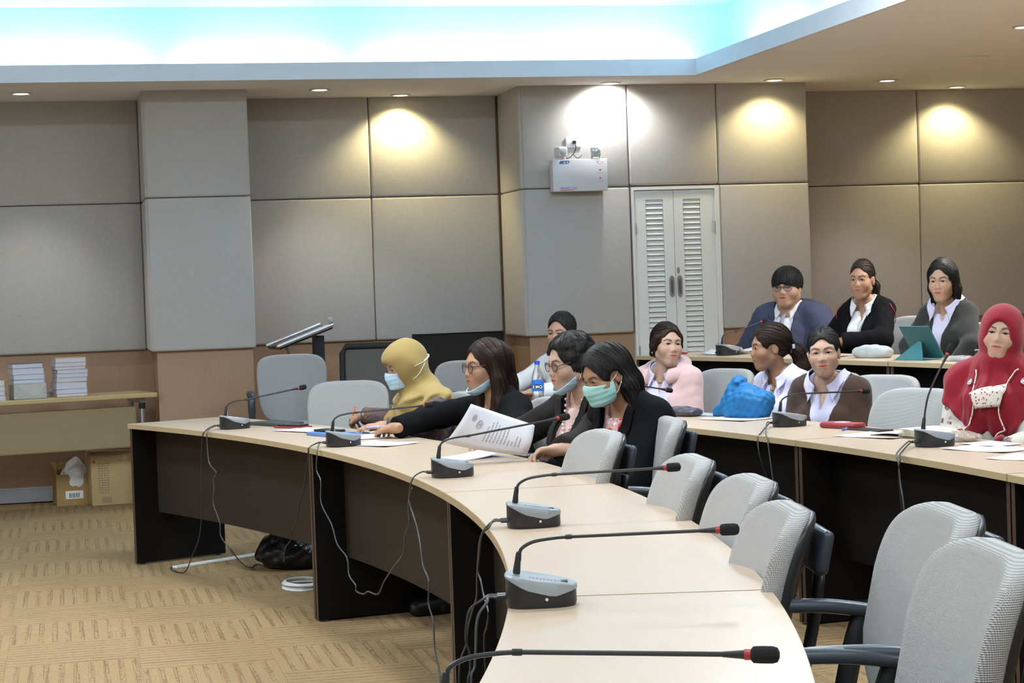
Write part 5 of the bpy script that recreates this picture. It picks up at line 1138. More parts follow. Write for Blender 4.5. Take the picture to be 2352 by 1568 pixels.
def sheet(name,label,r,deg,z,rot,w=.21,l=.297,m=PAPT,curl=.004,n=1,cat='paper',group=None):
    """one loose sheet (or a thin sheaf of n) lying on a desk; rot turns it about the vertical"""
    mb=MB(); th=.0006*max(1,n)+.0004; k=rnd.random()*6
    mb.sheet(lambda u,v: Vector(((u-.5)*w,(v-.5)*l,th+.0004+curl*(abs(u-.5)*2)**3*abs(math.sin(k+v*2))+curl*.5*(abs(v-.5)*2)**4)),7,9,th)
    o=mb.build(name,m,None,'all'); bm=bmesh.new(); bm.from_mesh(o.data); bmesh.ops.recalc_face_normals(bm,faces=bm.faces); bm.to_mesh(o.data); bm.free()
    o.location=pol(r,deg,z); o.rotation_euler=(0,0,R(deg+rot)); return tag(o,label,cat,group)
sheet('paper_sheet','white sheet under the hand with the orange pen',10.64,16.3,ZD,14,n=2,m=PAPB)
sheet('paper_sheet','white sheet partly under the sleeve of the long-haired person',10.66,12.9,ZD,-10,n=2)
sheet('paper_sheet','loose white sheet just behind the second microphone base',10.57,10.5,ZD,24)
t=thing('folded_paper','folded sheaf of white paper lying in front of the held-up letter','paper',pol(10.68,5.6,ZD),R(20))
MB().sheet(lambda u,v: Vector(((u-.5)*.20,(v-.5)*.20,.003+.030*u*u*(1-.4*v))),8,6,.0012).build('top_leaf',PAPB,t,'all'); MB().sheet(lambda u,v: Vector(((u-.5)*.21,(v-.5)*.21,.002)),4,4,.0016).build('bottom_leaf',PAPB,t)
# the letter held up
LT=[Vector(v) for v in ((1.476,7.30,.974),(1.716,7.30,.883),(1.679,7.30,.769),(1.372,7.30,.832))]
t=thing('letter_sheet','printed letter with a round emblem held upright above the front desk','letter',((LT[2]+LT[3])/2))
o0=t.location
def lt(u,v):
    a=LT[0].lerp(LT[1],u); b=LT[3].lerp(LT[2],u); p=b.lerp(a,v); p.y+=.035*math.sin(u*math.pi)*(.4+.6*v)-.025*math.sin(v*math.pi); p.z-=.006*math.sin(u*math.pi)*(1-v); return p-o0
MB().sheet(lt,14,10,.0012).build('sheet',PAPB,t,'all'); MB().sheet(lambda u,v: lt(u,v)+Vector((.006,.012,-.004)),14,10,.0012).build('sheet',PAPB,t,'all')
INK=mat('print_ink',(.22,.22,.25),.8)
def ltn(u,v,e=.0022):
    p=lt(u,v); a=lt(min(1,u+.02),v)-lt(u,v); b=lt(u,min(1,v+.02))-lt(u,v); nn=a.cross(b).normalized(); nn=nn if nn.y<0 else -nn; return p+nn*e
mb=MB(); rr=random.Random(3)
for k in range(11):       # lines of print run up the tilted page
    u0=.40+k*.046; v=.22+.02*rr.random(); ve=(.62,.70,.72,.72,.60,.66,.68,.40,.34,.52,.50)[k]
    while v<ve:
        l=rr.uniform(.02,.06); q=[ltn(u0,v),ltn(u0+.010,v+.003),ltn(u0+.010,v+l),ltn(u0,v+l-.003)]; mb.add(q,[(0,1,2,3)]); v+=l+.014
mb.build('print_lines',INK,t)
mb=MB()
for (cu,cv,ru,rv) in ((.265,.60,.040,.105),(.265,.60,.030,.080),(.155,.72,.028,.085),(.155,.72,.016,.05)): mb.tube([ltn(cu+ru*math.cos(a),cv+rv*math.sin(a)) for a in np.linspace(0,2*math.pi,20,endpoint=False)],0.0006,4,close=True)
for (ua,va,ub,vb) in ((.255,.56,.262,.64),(.262,.64,.275,.57),(.275,.57,.28,.65),(.14,.68,.17,.76)): mb.tube([ltn(ua,va),ltn(ub,vb)],.0007,4)
mb.build('emblem',INK,t)
def slab(name,label,r,deg,z,rot,sz,m,cat,bev=.003,parts=()):
    t=thing(name,label,cat,pol(r,deg,z),R(deg+rot)); w,l,h=sz
    MB().rbox((-w/2,-l/2,0),(w/2,l/2,h),min(bev,h*.45),2).build('body',m,t,True)
    for (nm,lo,hi,pm) in parts: MB().rbox(lo,hi,min(.002,(hi[2]-lo[2])*.45),1).build(nm,pm,t)
    return t
DGREY=mat('dark_grey_cover',(.055,.058,.062),.5); SCRN=mat('phone_glass',(.012,.013,.016),.08); BLUEP=mat('blue_cover',(.10,.20,.48),.4); REDL=mat('red_leather',(.30,.035,.04),.5,bump=.2,bscale=300)
slab('dark_notebook','closed dark grey notebook beside the farthest microphone',10.70,19.0,ZD,8,(.15,.27,.018),DGREY,'notebook',parts=(('page_block',(-.073,-.133,.004),(.0755,.133,.014),DGREY),))
slab('phone_in_folio','phone lying on a red folio case near the dark notebook',10.67,17.6,ZD,20,(.09,.18,.009),REDL,'phone',parts=(('phone',(-.036,-.075,.0092),(.036,.075,.018),BLK),('screen',(-.033,-.070,.0175),(.033,.070,.0186),SCRN)))
slab('blue_book','thin blue covered book under the black phone',10.60,14.2,ZD,6,(.15,.21,.016),BLUEP,'book',parts=(('page_block',(-.073,-.103,.003),(.0765,.103,.013),PAPB),))
slab('black_phone','black phone lying on the blue book',10.60,14.3,ZD+.0165,10,(.076,.16,.010),BLK,'phone',parts=(('screen',(-.034,-.074,.0095),(.034,.074,.0106),SCRN),))
slab('blue_book','blue edged pad peeping out under the writing hand',10.70,13.9,ZD,-4,(.10,.12,.010),BLUEP,'book')
def pen(name,label,p,d,m,L=.14,r=.0045,mc=None):
    d=Vector(d).normalized(); t=thing(name,label,'pen',p); q=d.to_track_quat('Z','Y').to_matrix().to_4x4()
    MB().lathe([(.0008,-.012),(r*.8,.0),(r,.006),(r,L*.8),(r*.8,L*.82),(r*.7,L)],10,q).build('barrel',m,t,True); MB().lathe([(r*1.08,L*.30),(r*1.08,L*.34)],10,q).build('grip_band',mc or m,t,True)
    return t
ORNG=mat('orange_plastic',(.80,.14,.02),.4); VIOL=mat('violet_plastic',(.42,.36,.70),.35); BLUEPL=mat('blue_plastic',(.06,.14,.55),.35)
pen('orange_pen','orange pen held by the person in the mustard headscarf',(1.362,9.775,.760),(.30,-.20,.9),ORNG,.085)
pen('violet_pen','violet pen held by the long-haired person',(1.325,8.93,.790),(.80,-.45,.06),VIOL,.15,mc=WHT)
# middle row
CYK[0]=6.0
DKCASE=mat('dark_mesh_pouch',(.060,.048,.060),.35,noise=.5,nscale=30)
def pouch(name,label,r,deg,z,rot,sz,m,extra=()):
    w,l,h=sz; t=thing(name,label,'pencil case',pol(r,deg,z),R(deg+rot)); n=20
    def f(P): return smax(d_ell(P,(0,0,h*.42),(w*.62,l*.60,h*.62)),np.maximum(np.abs(P[:,0])-w/2,np.abs(P[:,1])-l/2)-.004,.012)+.0015*np.sin(P[:,1]*90)
    V,Q=surf(lambda P: np.maximum(f(P),-P[:,2]),(-w/2-.01,-l/2-.01,-.005),(w/2+.01,l/2+.01,h*1.15),.004); put('pouch_body',sdf_mesh('pouch_body',V,Q,m),t)
    MB().tube([(0,-l*.47,h*.70),(0,-l*.2,h*.98),(0,l*.2,h*.98),(0,l*.47,h*.70)],.0028,6).build('zip',BLK,t,True)
    return t
pouch('dark_pencil_case','dark see-through pencil case in front of the person in the pink hoodie',12.42,14.9,ZD,14,(.11,.21,.045),DKCASE)
sheet('paper_sheet','curled white sheet beside the dark pencil case',12.46,16.7,ZD,20,.15,.18,PAPB,.012)
slab('green_phone','small phone lying in front of the person in the pink hoodie',12.54,17.1,ZD,60,(.07,.14,.010),mat('olive_plastic',(.10,.10,.05),.4),'phone')
sheet('paper_sheet','bright blue slip of paper beside the dark pencil case',12.50,14.4,ZD,35,.06,.15,mat('pale_blue_paper',(.30,.42,.75),.7))
sheet('paper_sheet','white sheaf of paper in front of the blue jacket',12.46,13.0,ZD,12,n=3)
slab('red_pencil_case','red pencil case with a white patch near the brown cardigan',12.50,9.15,ZD,16,(.085,.20,.026),REDL,'pencil case',.011,parts=(('white_patch',(-.022,-.028,.0255),(.022,.028,.0275),WHT),('zip',(-.043,-.09,.011),(-.0415,.09,.014),BLK)))
pen('blue_pen','clear pen with a blue grip lying before the red pencil case',pol(12.42,8.55,ZD+.005),(.62,.75,.0),BLUEPL,.13,mc=WHT)
slab('black_folder','thin black folder under the edge of the red pencil case',12.52,8.3,ZD,10,(.09,.20,.006),BLK,'folder')
sheet('paper_sheet','large printed sheet before the upright microphone',12.40,7.0,ZD,18,.22,.31,PAPT,n=2)
t=thing('open_notebook','open cream paged notebook beside the upright microphone','notebook',pol(12.50,6.5,ZD),R(6.5+12))
MB().rbox((-.10,-.16,0),(.10,.16,.006),.002,1).build('cover',mat('brown_cover',(.12,.06,.03),.5),t)
for k in range(6):
    a=.010+.006*k
    MB().sheet(lambda u,v: Vector((-.097+.194*u,-.155+.15*v,.0065+.0022*k+ (a*math.sin(v*math.pi*.5+.2)*.5))),6,8,.0016).build('page',CREAM,t,'all')
MB().sheet(lambda u,v: Vector((-.097+.194*u,.002+.15*v,.009+.010*math.sin((1-v)*math.pi*.6)+.004*u)),6,8,.004).build('page',CREAM,t,'all')
SNACK=mat('clear_wrapper',(.85,.82,.78),.12,trans=.6,alpha=.55); CRACK=mat('biscuit',(.50,.25,.08),.8,bump=.3,bscale=120)
t=thing('snack_packet','clear snack packet with brown biscuits before the red headscarf','snack packet',pol(12.52,5.0,ZD),R(14))
V,Q=surf(lambda P: np.maximum(d_ell(P,(0,0,.014),(.060,.085,.026))+fold(P,120,.006,8),-P[:,2]),(-.08,-.10,-.005),(.08,.10,.05),.005); put('wrapper',sdf_mesh('wrapper',V,Q,SNACK),t)
for k in range(5): MB().rbox((-.020,-.014,.004),(.020,.014,.016),.004,2,Matrix.Translation((rnd.uniform(-.03,.03),-.05+k*.025,.002))@Matrix.Rotation(rnd.random()*3,4,'Z')).build('biscuit',CRACK,t,True)
sheet('paper_sheet','printed sheet at the right edge of the middle row desk',12.42,3.3,ZD,20,.21,.30,PAPT,n=2)
sheet('paper_sheet','printed sheet cut off by the right edge beyond the other one',12.38,1.4,ZD,30,.21,.30,PAPB)
sheet('paper_sheet','white sheet behind the upright microphone base',12.52,4.1,ZD,4,.15,.20,PAPB)
# blue jacket piled on the desk
BLUEJ=mat('bright_blue_nylon',(.010,.14,.36),.55,spec=.4,bump=.25,bscale=60)
def bj(P):
    d=d_ell(P,(0,0,.05),(.085,.150,.085)); d=smin(d,d_ell(P,(.0,.055,.125),(.060,.062,.060)),.04); d=smin(d,d_ell(P,(.0,-.07,.085),(.07,.085,.060)),.04); d=smin(d,d_rc(P,(-.02,.12,.05),(-.03,.17,.015),.045,.03),.03); d=smin(d,d_rc(P,(-.045,.02,.165),(.03,.08,.175),.016,.014),.02)
    return np.maximum(d+fold(P,38,.016,11)+fold(P,90,.005,12),.001-P[:,2])
V,Q=surf(bj,(-.14,-.19,-.008),(.13,.23,.22),.0055); o=put('blue_jacket',sdf_mesh('blue_jacket',V,Q,BLUEJ),None,pol(12.56,13.3,ZD)); o.rotation_euler=(0,0,R(20)); tag(o,'bright blue jacket heaped on the desk before the ponytailed person','jacket')
CYK[0]=CY
# water bottle
PET=mat('clear_bottle',(.88,.93,.97),.06,trans=.92,ior=1.25,alpha=.75); LBL=mat('bottle_label',(.02,.16,.62),.4); CAPB=mat('blue_cap',(.02,.08,.55),.4)
t=thing('water_bottle','clear water bottle with a blue cap and blue label','bottle',(2.46,10.34,ZD))
MB().lathe([(.026,0),(.0315,.004),(.0325,.012),(.030,.030),(.0325,.048),(.030,.066),(.0325,.082),(.0325,.150),(.031,.165),(.027,.185),(.016,.212),(.0125,.222),(.0125,.236)],24).build('bottle_body',PET,t,True)
MB().lathe([(.0145,.232),(.0148,.236),(.0148,.250),(.013,.252)],18).build('cap',CAPB,t,True); MB().lathe([(.0329,.090),(.0331,.092),(.0331,.146),(.0329,.148)],24).build('label',LBL,t,True)
bk=R(250)
M=Matrix.Rotation(bk+R(90),4,'Z')@Matrix.Translation((0,-.0338,0)); MB().sheet(lambda u,v: Vector((.0336*math.cos(bk+(u-.5)*1.35),.0336*math.sin(bk+(u-.5)*1.35),.102+.024*v)),9,3,.0004).build('label_block',BLK2,t)
for k,chs in enumerate('EMO'):
    a=bk+R(-32+k*32); text_mesh(chs,.023,Matrix.Translation((.0343*math.cos(a),.0343*math.sin(a),.1055))@Matrix.Rotation(a+R(90),4,'Z')@Matrix.Rotation(R(90),4,'X'),'label_letter',WHT,t,True,'CENTER')
# back row
sheet('paper_sheet','curled printed sheet on the back row desk left of the navy jacket',13.95,21.0,ZD3,25,.21,.30,PAPT,.03,n=2)
pen('red_pen','red marker lying on the back row desk before the louvre doors',pol(13.9,22.3,ZD3+.006),(-.3,1,0),mat('red_marker',(.45,.05,.03),.4),.10,.006)
sheet('paper_sheet','white sheet beside the grey pouch on the back row',13.92,16.9,ZD3,30,.15,.2,PAPB,.008)
pouch('grey_pencil_pouch','soft pale grey pencil pouch beside the teal tablet case',13.90,15.25,ZD3,12,(.10,.24,.070),mat('grey_pouch_cloth',(.42,.45,.46),.6,noise=.15,nscale=40))
TEAL=mat('teal_cover',(.035,.150,.165),.6,noise=.1,nscale=60)
t=thing('tablet_case','teal folding tablet case standing on the back row desk','tablet case',pol(13.88,13.45,ZD3),R(13.4))
# local x radial outwards, y tangential (far end of row), camera sees the inward side (-x)
def quad(mb,pts,th):
    a,b,c,d=[Vector(p) for p in pts]; nn=(b-a).cross(d-a).normalized()*th; v=[a,b,c,d]; mb.add(v+[p+nn for p in v],[(0,3,2,1),(4,5,6,7),(0,1,5,4),(1,2,6,5),(2,3,7,6),(3,0,4,7)])
mb=MB(); quad(mb,[(.055,-.125,.004),(.055,.125,.004),(-.045,.125,.175),(-.045,-.125,.175)],.006); mb.build('back_cover',TEAL,t)
mb=MB(); quad(mb,[(.064,-.120,.010),(.064,.120,.010),(-.034,.120,.176),(-.034,-.120,.176)],-.0065); mb.build('tablet',BLK,t)
mb=MB(); quad(mb,[(-.085,-.125,.003),(-.085,.110,.003),(-.005,.015,.095),(-.003,-.010,.095)],.005); mb.build('fold_panel',TEAL,t); mb=MB(); quad(mb,[(.055,-.125,.002),(-.085,-.125,.002),(-.085,.125,.002),(.055,.125,.002)],.004); mb.build('base_flap',TEAL,t)
t=thing('clear_pencil_bag','clear plastic bag of pens right of the teal tablet case','pencil bag',pol(13.84,11.9,ZD3),R(22))
V,Q=surf(lambda P: np.maximum(d_ell(P,(0,0,.010),(.055,.12,.020))+fold(P,100,.004,2),-P[:,2]),(-.08,-.14,-.005),(.08,.14,.04),.006); put('bag_skin',sdf_mesh('bag_skin',V,Q,SNACK),t)
MB().rbox((-.02,-.02,.002),(.02,.05,.020),.006,2).build('eraser',mat('mint_rubber',(.30,.60,.55),.6),t,True)
for k,mm in enumerate((VIOL,WHT,BLUEPL)): MB().tube([(-.02+.018*k,-.10,.010),(-.015+.018*k,.04,.010)],.005,8).build('pen',mm,t,True)
# ------------------------------------------------------------------ side table with books, cartons on the floor
tb=thing('side_table','folding table with a pale top by the back wall, carrying books','table',(-.20,13.72,0),R(13))
BEIGE=mat('beige_laminate',(.52,.40,.20),.45,noise=.05,nscale=10); TPANEL=mat('beige_panel',(.30,.24,.13),.6,noise=.06,nscale=8)
MB().rbox((-1.20,-.30,.738),(.74,.16,.768),.004,1).build('tabletop',BEIGE,tb); MB().rbox((-1.15,-.20,.40),(.62,-.18,.68),.012,2).build('modesty_panel',TPANEL,tb)
for x in (-1.05,.66):
    lg=MB().box((x-.02,-.22,.70),(x+.02,.12,.738)).tube([(x,-.19,.71),(x,-.19,.02)],.016,8).tube([(x,.09,.71),(x,.09,.02)],.016,8).build('leg',STEEL,tb); MB().lathe([(.022,.66),(.022,.70)],10,Matrix.Translation((x,-.19,0))).build('leg_clamp',BLK,lg)
    MB().box((x-.015,-.28,.0),(x+.015,.18,.025)).build('foot_bar',BLK,lg)
BK=[mat('book_blue',(.05,.10,.24),.5),mat('book_yellow',(.62,.40,.05),.5),mat('book_white',(.55,.58,.66),.5),mat('book_grey',(.33,.38,.45),.5),mat('book_orange',(.60,.25,.05),.5)]; PAGES=mat('book_pages',(.62,.64,.74),.7,noise=.12,nscale=1,stretch=(4,4,900))
def book(x,y,z,rot,sz,m,label,grp,cat='book'):
    w,d,h=sz; t=thing('book',label,cat,(x,y,z),R(rot),grp)
    MB().box((-w/2+.002,-d/2+.003,.0015),(w/2-.004,d/2-.003,h-.0015)).build('pages',PAGES,t); MB().box((-w/2,-d/2,h-.0015),(w/2,d/2,h)).box((-w/2,-d/2,0),(w/2,d/2,.0015)).box((w/2-.0035,-d/2,0),(w/2,d/2,h)).build('cover',m,t); return t
z=.769; x0,y0=.010,13.62
hs=[.022,.030,.046,.030,.028,.024,.020,.026,.032]
ord_=['bottom','second','third','fourth','fifth','sixth','seventh','eighth','topmost, yellow covered']
for k,h in enumerate(hs):
    book(x0+rnd.uniform(-.006,.006),y0,z,13+rnd.uniform(-3,3),(.205,.15,h),BK[1] if k==8 else BK[2] if k%3 else BK[4],'%s book of the tall white stack on the side table'%ord_[k],'books on the side table'); z+=h+.0004
z=.769; x0=-.262
t=thing('wrapped_parcel','paper parcel printed like newspaper under the blue-topped books','parcel',(x0,13.55,z),R(13)); MB().rbox((-.108,-.08,0),(.108,.08,.103),.004,2).build('wrapping',mat('newsprint',(.45,.46,.44),.8,noise=.35,nscale=1,stretch=(30,30,300)),t); 
mb=MB(); mb.add([(-.09,-.0808,.095),(.02,-.0808,.02),(.06,-.0808,.03),(.10,-.0808,.098)],[(0,1,2,3)]); mb.build('folded_flap',mat('newsprint_plain',(.52,.53,.50),.8),t); z+=.1035
for k,(h,m) in enumerate(((.026,3),(.034,3),(.040,2),(.030,0))):
    book(x0+rnd.uniform(-.004,.004)-.004*k,13.56,z,13+rnd.uniform(-3,3),(.205,.15,h),BK[m],'%s book stacked on the newsprint parcel'%('lowest','second','third','dark blue topmost')[k],'books on the side table'); z+=h+.0004
z=.769
for k,(h,m) in enumerate(((.035,2),(.03,3),(.03,2),(.04,1))):
    book(-.52,13.44,z,13+rnd.uniform(-3,3),(.205,.15,h),BK[m],'%s book of the short stack at the left frame edge'%('bottom','second','third','yellow topmost')[k],'books on the side table'); z+=h+.0004
book(-.125,13.76,.769,10,(.15,.11,.020),BK[4],'small orange book lying flat between the two stacks','books on the side table'); book(-.125,13.76,.7895,14,(.14,.10,.016),BK[2],'small white book on top of the orange one','books on the side table')
CARD=mat('cardboard',(.46,.335,.175),.85,noise=.06,nscale=20); CARDD=mat('cardboard_brown',(.36,.235,.09),.8,noise=.06,nscale=20); CARDI=mat('carton_print',(.25,.19,.13),.8)
b=thing('cardboard_carton','closed tall cardboard carton on the floor beside the desk end','carton',(.265,13.96,0),R(8))
MB().rbox((-.155,-.13,0),(.155,.13,.345),.006,2).build('carton_body',CARD,b,True); MB().sheet(lambda u,v: Vector((-.15+.30*u,-.125+.10*v,.348+.018*u*v)),5,4,.003).build('carton_flap',CARD,b); MB().sheet(lambda u,v: Vector((-.15+.30*u,.125-.12*v,.352+.010*(1-u))),5,4,.003).build('carton_flap',CARD,b)
mb=MB(); rr=random.Random(5)
for k in range(13):
    z=.285-k*.0165; 
    for q in range(4): x=-.105+q*.019; mb.box((x,-.1312,z),(x+rr.uniform(.008,.017),-.1300,z+.006))
for k in range(6): mb.box((-.085,-.1312,.055-k*.007),(-.02,-.1300,.058-k*.007))
mb.box((.04,-.1312,.300),(.055,-.13,.306)); mb.box((.06,-.1312,.300),(.12,-.13,.302)); mb.build('printed_text',CARDI,b); MB().lathe([(.012,-.0008),(.012,.0008)],6,Matrix.Translation((-.135,-.1305,.305))@Matrix.Rotation(R(90),4,'X')).build('red_mark',mat('carton_red',(.50,.08,.04),.8),b)
b=thing('open_carton','small open carton with a white plastic bag sticking out','carton',(-.005,14.06,0),R(8))
mb=MB(); mb.box((-.115,-.10,0),(.115,.10,.005)); mb.box((-.115,-.10,.005),(.115,-.095,.215)); mb.box((-.115,.095,.005),(.115,.10,.24)); mb.box((-.115,-.095,.005),(-.11,.095,.235)); mb.box((.11,-.095,.005),(.115,.095,.235)); mb.build('carton_body',CARDD,b)
mb=MB(); quad(mb,[(-.115,-.10,.235),(-.115,.10,.235),(-.135,.09,.300),(-.10,-.06,.290)],.003); mb.build('carton_flap',CARDD,b); mb=MB(); quad(mb,[(.115,.10,.235),(-.08,.10,.235),(-.06,.13,.290),(.10,.12,.285)],.003); mb.build('carton_flap',CARDD,b)
MB().box((-.055,-.1012,.045),(.065,-.1,.100)).build('white_label',WHT,b); mb=MB()
for k in range(9): mb.box((-.03+k*.008,-.1018,.052),(-.03+k*.008+rr.uniform(.002,.005),-.101,.085))
mb.build('barcode',BLK2,b)
t=tag(put('plastic_bag',None,None),None) if False else None
V,Q=surf(lambda P: smin(d_ell(P,(0,0,.05),(.092,.075,.11)),d_rc(P,(0,0,.10),(.01,0,.170),.065,.026),.05)+fold(P,40,.010,6),(-.11,-.10,-.09),(.11,.10,.22),.007); o=put('plastic_bag',sdf_mesh('plastic_bag',V,Q,mat('white_film',(.72,.73,.76),.35,spec=.5)),None,(.02,14.03,.13)); tag(o,'crumpled white plastic bag in the open carton','bag')
# ------------------------------------------------------------------ things behind the front row
t=thing('lectern','slim lectern with a sloping silver-edged top behind the empty chair','lectern',(1.56,13.55,0),R(8))
Ms=Matrix.Translation((0,0,1.115))@Matrix.Rotation(R(-19),4,'Y')
MB().rbox((-.20,-.16,-.024),(.20,.16,.0),.006,2,Ms).build('sloping_top',BLK,t,True); MB().tube([Ms@Vector((-.205,-.165,.004)),Ms@Vector((.205,-.165,.004))],.016,10).build('silver_edge',CHROME,t,True); MB().tube([Ms@Vector((-.205,.165,.004)),Ms@Vector((.205,.165,.004))],.012,10).build('silver_edge',CHROME,t,True)
MB().lathe([(.004,-.018),(.016,-.014),(.022,0),(.016,.014),(.004,.018)],12,Matrix.Translation(Ms@Vector((.20,-.165,.038)))@Matrix.Rotation(R(90),4,'X')).build('crystal_knob',mat('crystal',(.8,.85,.9),.05,trans=.5),t,True); MB().lathe([(.004,-.012),(.014,-.008),(.016,0),(.012,.010),(.003,.014)],12,Matrix.Translation(Ms@Vector((-.205,-.165,.004)))@Matrix.Rotation(R(-90),4,'Y')).build('end_knob',GOLD,t,True)
MB().box((.10,-.05,.02),(.16,.05,1.11)).build('post',mat('dark_blue_post',(.012,.018,.028),.4),t); MB().tube([(-.10,0,1.05),(-.02,0,.90),(.11,0,.78)],.016,8).build('strut',STEEL,t,True); MB().rbox((-.20,-.20,0),(.24,.20,.03),.01,2).build('foot_plate',BLK,t)
ch=thing('black_office_chair','black framed office chair with a grey mesh back','chair',(1.84,12.15,0),R(255))
fr=[(-.20-.06*z,y,.50+.56*z) for y,z in ((-.20,0),(-.215,.5),(-.215,.92),(-.19,1.0),(.19,1.0),(.215,.92),(.215,.5),(.20,0))]
MB().tube(fr,.020,8,close=True).build('back_frame',BLK2,ch,'all'); MB().sheet(lambda u,v: Vector((-.20-.06*v+.0,-.20+.40*u,.51+.54*v)),6,6,.004).build('mesh_back',mat('dark_mesh',(.10,.098,.09),.8,alpha=.93),ch)
MB().rbox((-.22,-.23,.42),(.24,.23,.49),.03,3).build('seat',BLK2,ch,'all'); MB().lathe([(.03,.08),(.03,.42)],12).build('gas_lift',BLK,ch,True)
for k in range(5): a=R(72*k); MB().tube([(0,0,.10),(.30*math.cos(a),.30*math.sin(a),.05)],[.025,.016],8).build('base_leg',BLK,ch,'all'); MB().lathe([(.01,-.02),(.026,-.015),(.026,.015),(.01,.02)],12,Matrix.Translation((.30*math.cos(a),.30*math.sin(a),.026))@Matrix.Rotation(R(90),4,'X')).build('caster',BLK2,ch,'all')
t=thing('black_display_board','black cloth-covered board leaning at the back wall','display board',(2.72,13.92,0)); M=Matrix.Rotation(R(-4),4,'X'); MB().rbox((-.30,-.02,.02),(.36,.01,1.085),.012,2,M).build('board',mat('black_cloth',(.014,.014,.013),.95,bump=.3,bscale=400),t,True); MB().tube([M@Vector(p) for p in ((-.30,-.022,.03),(-.30,-.022,1.08),(.36,-.022,1.08),(.36,-.022,.03))],.010,6).build('board_frame',BLK2,t)
chair(2.02,13.35,262,'grey chair half hidden beside the black office chair')
BAGL=mat('black_leather',(.010,.010,.013),.28,bump=.3,bscale=90)
V,Q=surf(lambda P: smin(d_ell(P,(0,0,.09),(.09,.15,.10)),d_ell(P,(0,.02,.19),(.06,.10,.04)),.05)+fold(P,50,.010,21),(-.13,-.20,-.03),(.13,.20,.27),.008); o=put('black_handbag',sdf_mesh('black_handbag',V,Q,BAGL),None,(2.45,12.72,.50)); o.rotation_euler=(0,0,R(70)); tag(o,'soft black handbag on the chair behind the front row','handbag')
t=thing('black_bag','shiny black bag on the floor under the front row desk','bag',(1.085,10.16,0),R(60))
V,Q=surf(lambda P: np.maximum(smin(d_ell(P,(0,0,.075),(.13,.20,.085)),d_ell(P,(.02,.02,.15),(.09,.13,.05)),.04)+fold(P,45,.012,31),.002-P[:,2]),(-.18,-.26,-.005),(.18,.26,.24),.008); put('bag_body',sdf_mesh('bag_body',V,Q,BAGL),t)
MB().tube(catmull([(-.05,-.12,.14),(-.08,-.06,.21),(-.09,.02,.23),(-.06,.10,.16)],5),.008,6).build('handle',BLK,t,True)
for y in (-.10,-.07): MB().lathe([(.003,-.004),(.008,0),(.003,.004)],10,Matrix.Translation((-.105,y,.13))).build('buckle',CHROME,t,True)
def coil(x,y,label,m,a=.10,b=.06,n=9):
    mb=MB(); pts=[]
    for k in range(n*14):
        t=2*math.pi*k/14; s=1-.05*(k//14%5); pts.append((x+a*s*math.cos(t)+.004*math.sin(k*.9),y+b*s*math.sin(t),.006+.0035*(k//14)+.003*math.sin(k*.5)))
    o=mb.tube(pts,.0035,6).build('cord_coil',m,None,True); return tag(o,label,'cord')
coil(1.06,9.45,'coil of white cord on the carpet by the front row panel',WHT,.10,.12); coil(3.17,7.72,'coil of cream cord on the carpet under the middle row',mat('cream_cord',(.62,.58,.46),.5),.13,.16)
t=MB().rbox((-.02,-.36,0),(.02,.36,.014),.003,1).build('cable_raceway',WHT,None); t.location=(.80,10.62,0); t.rotation_euler=(0,0,R(-56)); tag(t,'white plastic cable cover strip on the carpet at the desk end','cable cover')
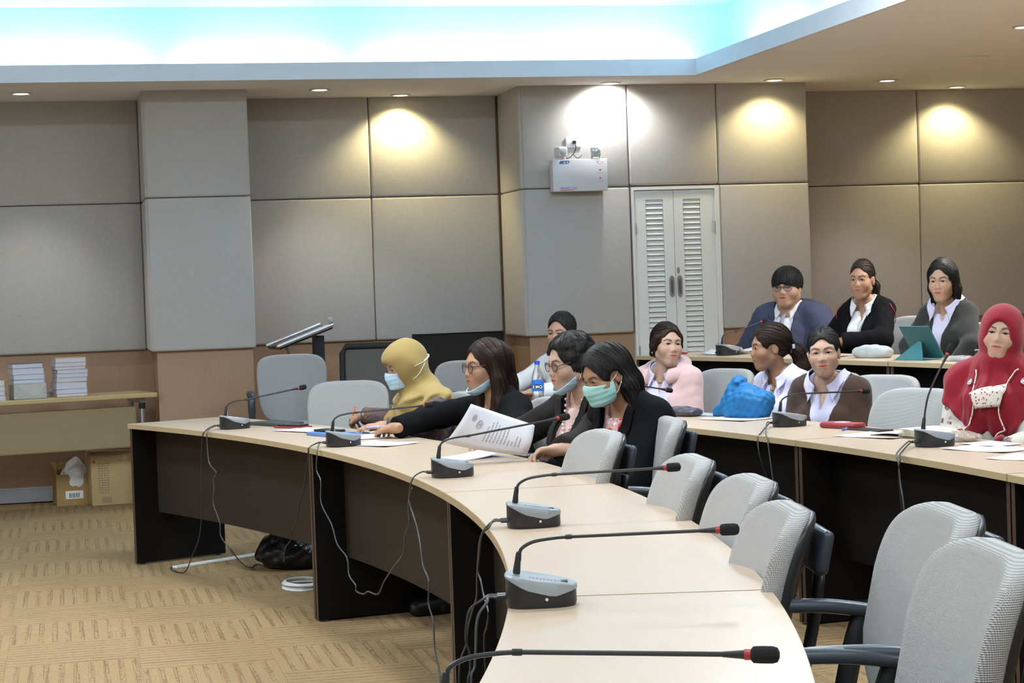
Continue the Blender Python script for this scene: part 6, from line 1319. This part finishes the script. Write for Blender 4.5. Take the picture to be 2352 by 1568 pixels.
# ------------------------------------------------------------------ emergency lamp and socket on the wall projection
u=thing('emergency_light','white emergency light box with two lamp heads on the wall','emergency light',(3.573,FF,2.054))
EMW=mat('enamel_white',(.74,.76,.80),.35); MB().rbox((-.199,-.115,0),(.199,-.012,.226),.004,2).build('battery_box',EMW,u,True); MB().box((-.15,-.012,.03),(.15,.001,.20)).build('wall_bracket',STEEL,u)
for s in (-1,1):
    hx=s*.128
    MB().tube([(hx-.030,-.07,.226),(hx-.030,-.07,.275)],.006,6).tube([(hx+.030,-.07,.226),(hx+.030,-.07,.275)],.006,6).build('lamp_bracket',EMW,u)
    Mh=Matrix.Translation((hx,-.07,.278))@Matrix.Rotation(R(-s*12),4,'Z'); hd=MB().rbox((-.036,-.045,-.036),(.036,.035,.036),.012,3,Mh).build('lamp_head',EMW,u,True)
    MB().lathe([(.028,-.001),(.028,.004),(.02,.006),(.002,.007)],16,Mh@Matrix.Translation((0,-.045,0))@Matrix.Rotation(R(90),4,'X')).build('reflector',mat('lamp_glass',(.55,.66,.70),.1,metal=.4),hd,True)
BLU2=mat('logo_blue',(.08,.22,.62),.5); REDI=mat('logo_red',(.60,.10,.10),.5)
fx=lambda x,z: Matrix.Translation((x,-.1156,z))@Matrix.Rotation(R(90),4,'X')
MB().prism([(-.151,.192),(-.085,.192),(-.075,.205),(-.078,.214),(-.140,.214),(-.150,.204)],0,.0006,fx(0,0)).build('logo_badge',BLU2,u)
for k in range(3): MB().lathe([(.006,0),(.006,.001)],10,fx(-.135+k*.022,.202)@Matrix.Translation((0,0,.0004))).build('indicator',WHT if k else REDI,u)
MB().tube([(.145+.022*math.cos(a),-.1160,.198+.008*math.sin(a)) for a in np.linspace(0,2*math.pi,16,endpoint=False)],.0012,4,close=True).build('logo_ring',REDI,u)
for k,z in enumerate((.145,.088)): MB().prism([(-.008,0),(0,-.008),(.008,0),(0,.008)],0,.0006,fx(.145,z)).build('red_diamond',REDI,u); MB().box((.128,-.1162,z-.022),(.165,-.1155,z-.020)).build('small_print',INK,u)
text_mesh('EMERGENCY LIGHT',.014,fx(-.150,.018),'name_text',BLU2,u,True); MB().prism([(-.155,.004),(-.03,.010),(-.05,.013),(-.15,.010)],0,.0006,fx(0,0)).build('red_swoosh',REDI,u)
s=thing('wall_socket','white socket plate with a plugged-in black cord above the emergency light','socket',(3.56,FF,2.405)); MB().rbox((-.058,-.012,-.037),(.058,.001,.037),.006,2).build('plate',EMW,s,True); MB().rbox((-.012,-.035,-.012),(.014,-.012,.010),.005,2).build('plug',BLK,s,True); MB().tube(catmull([(.0,-.03,.0),(.006,-.045,-.04),(-.015,-.04,-.085),(-.05,-.03,-.115),(-.11,-.025,-.12)],5),.003,6).tube(catmull([(-.015,-.04,-.088),(.02,-.035,-.115),(.05,-.03,-.095)],5),.0025,6).build('cord',BLK,s,True)
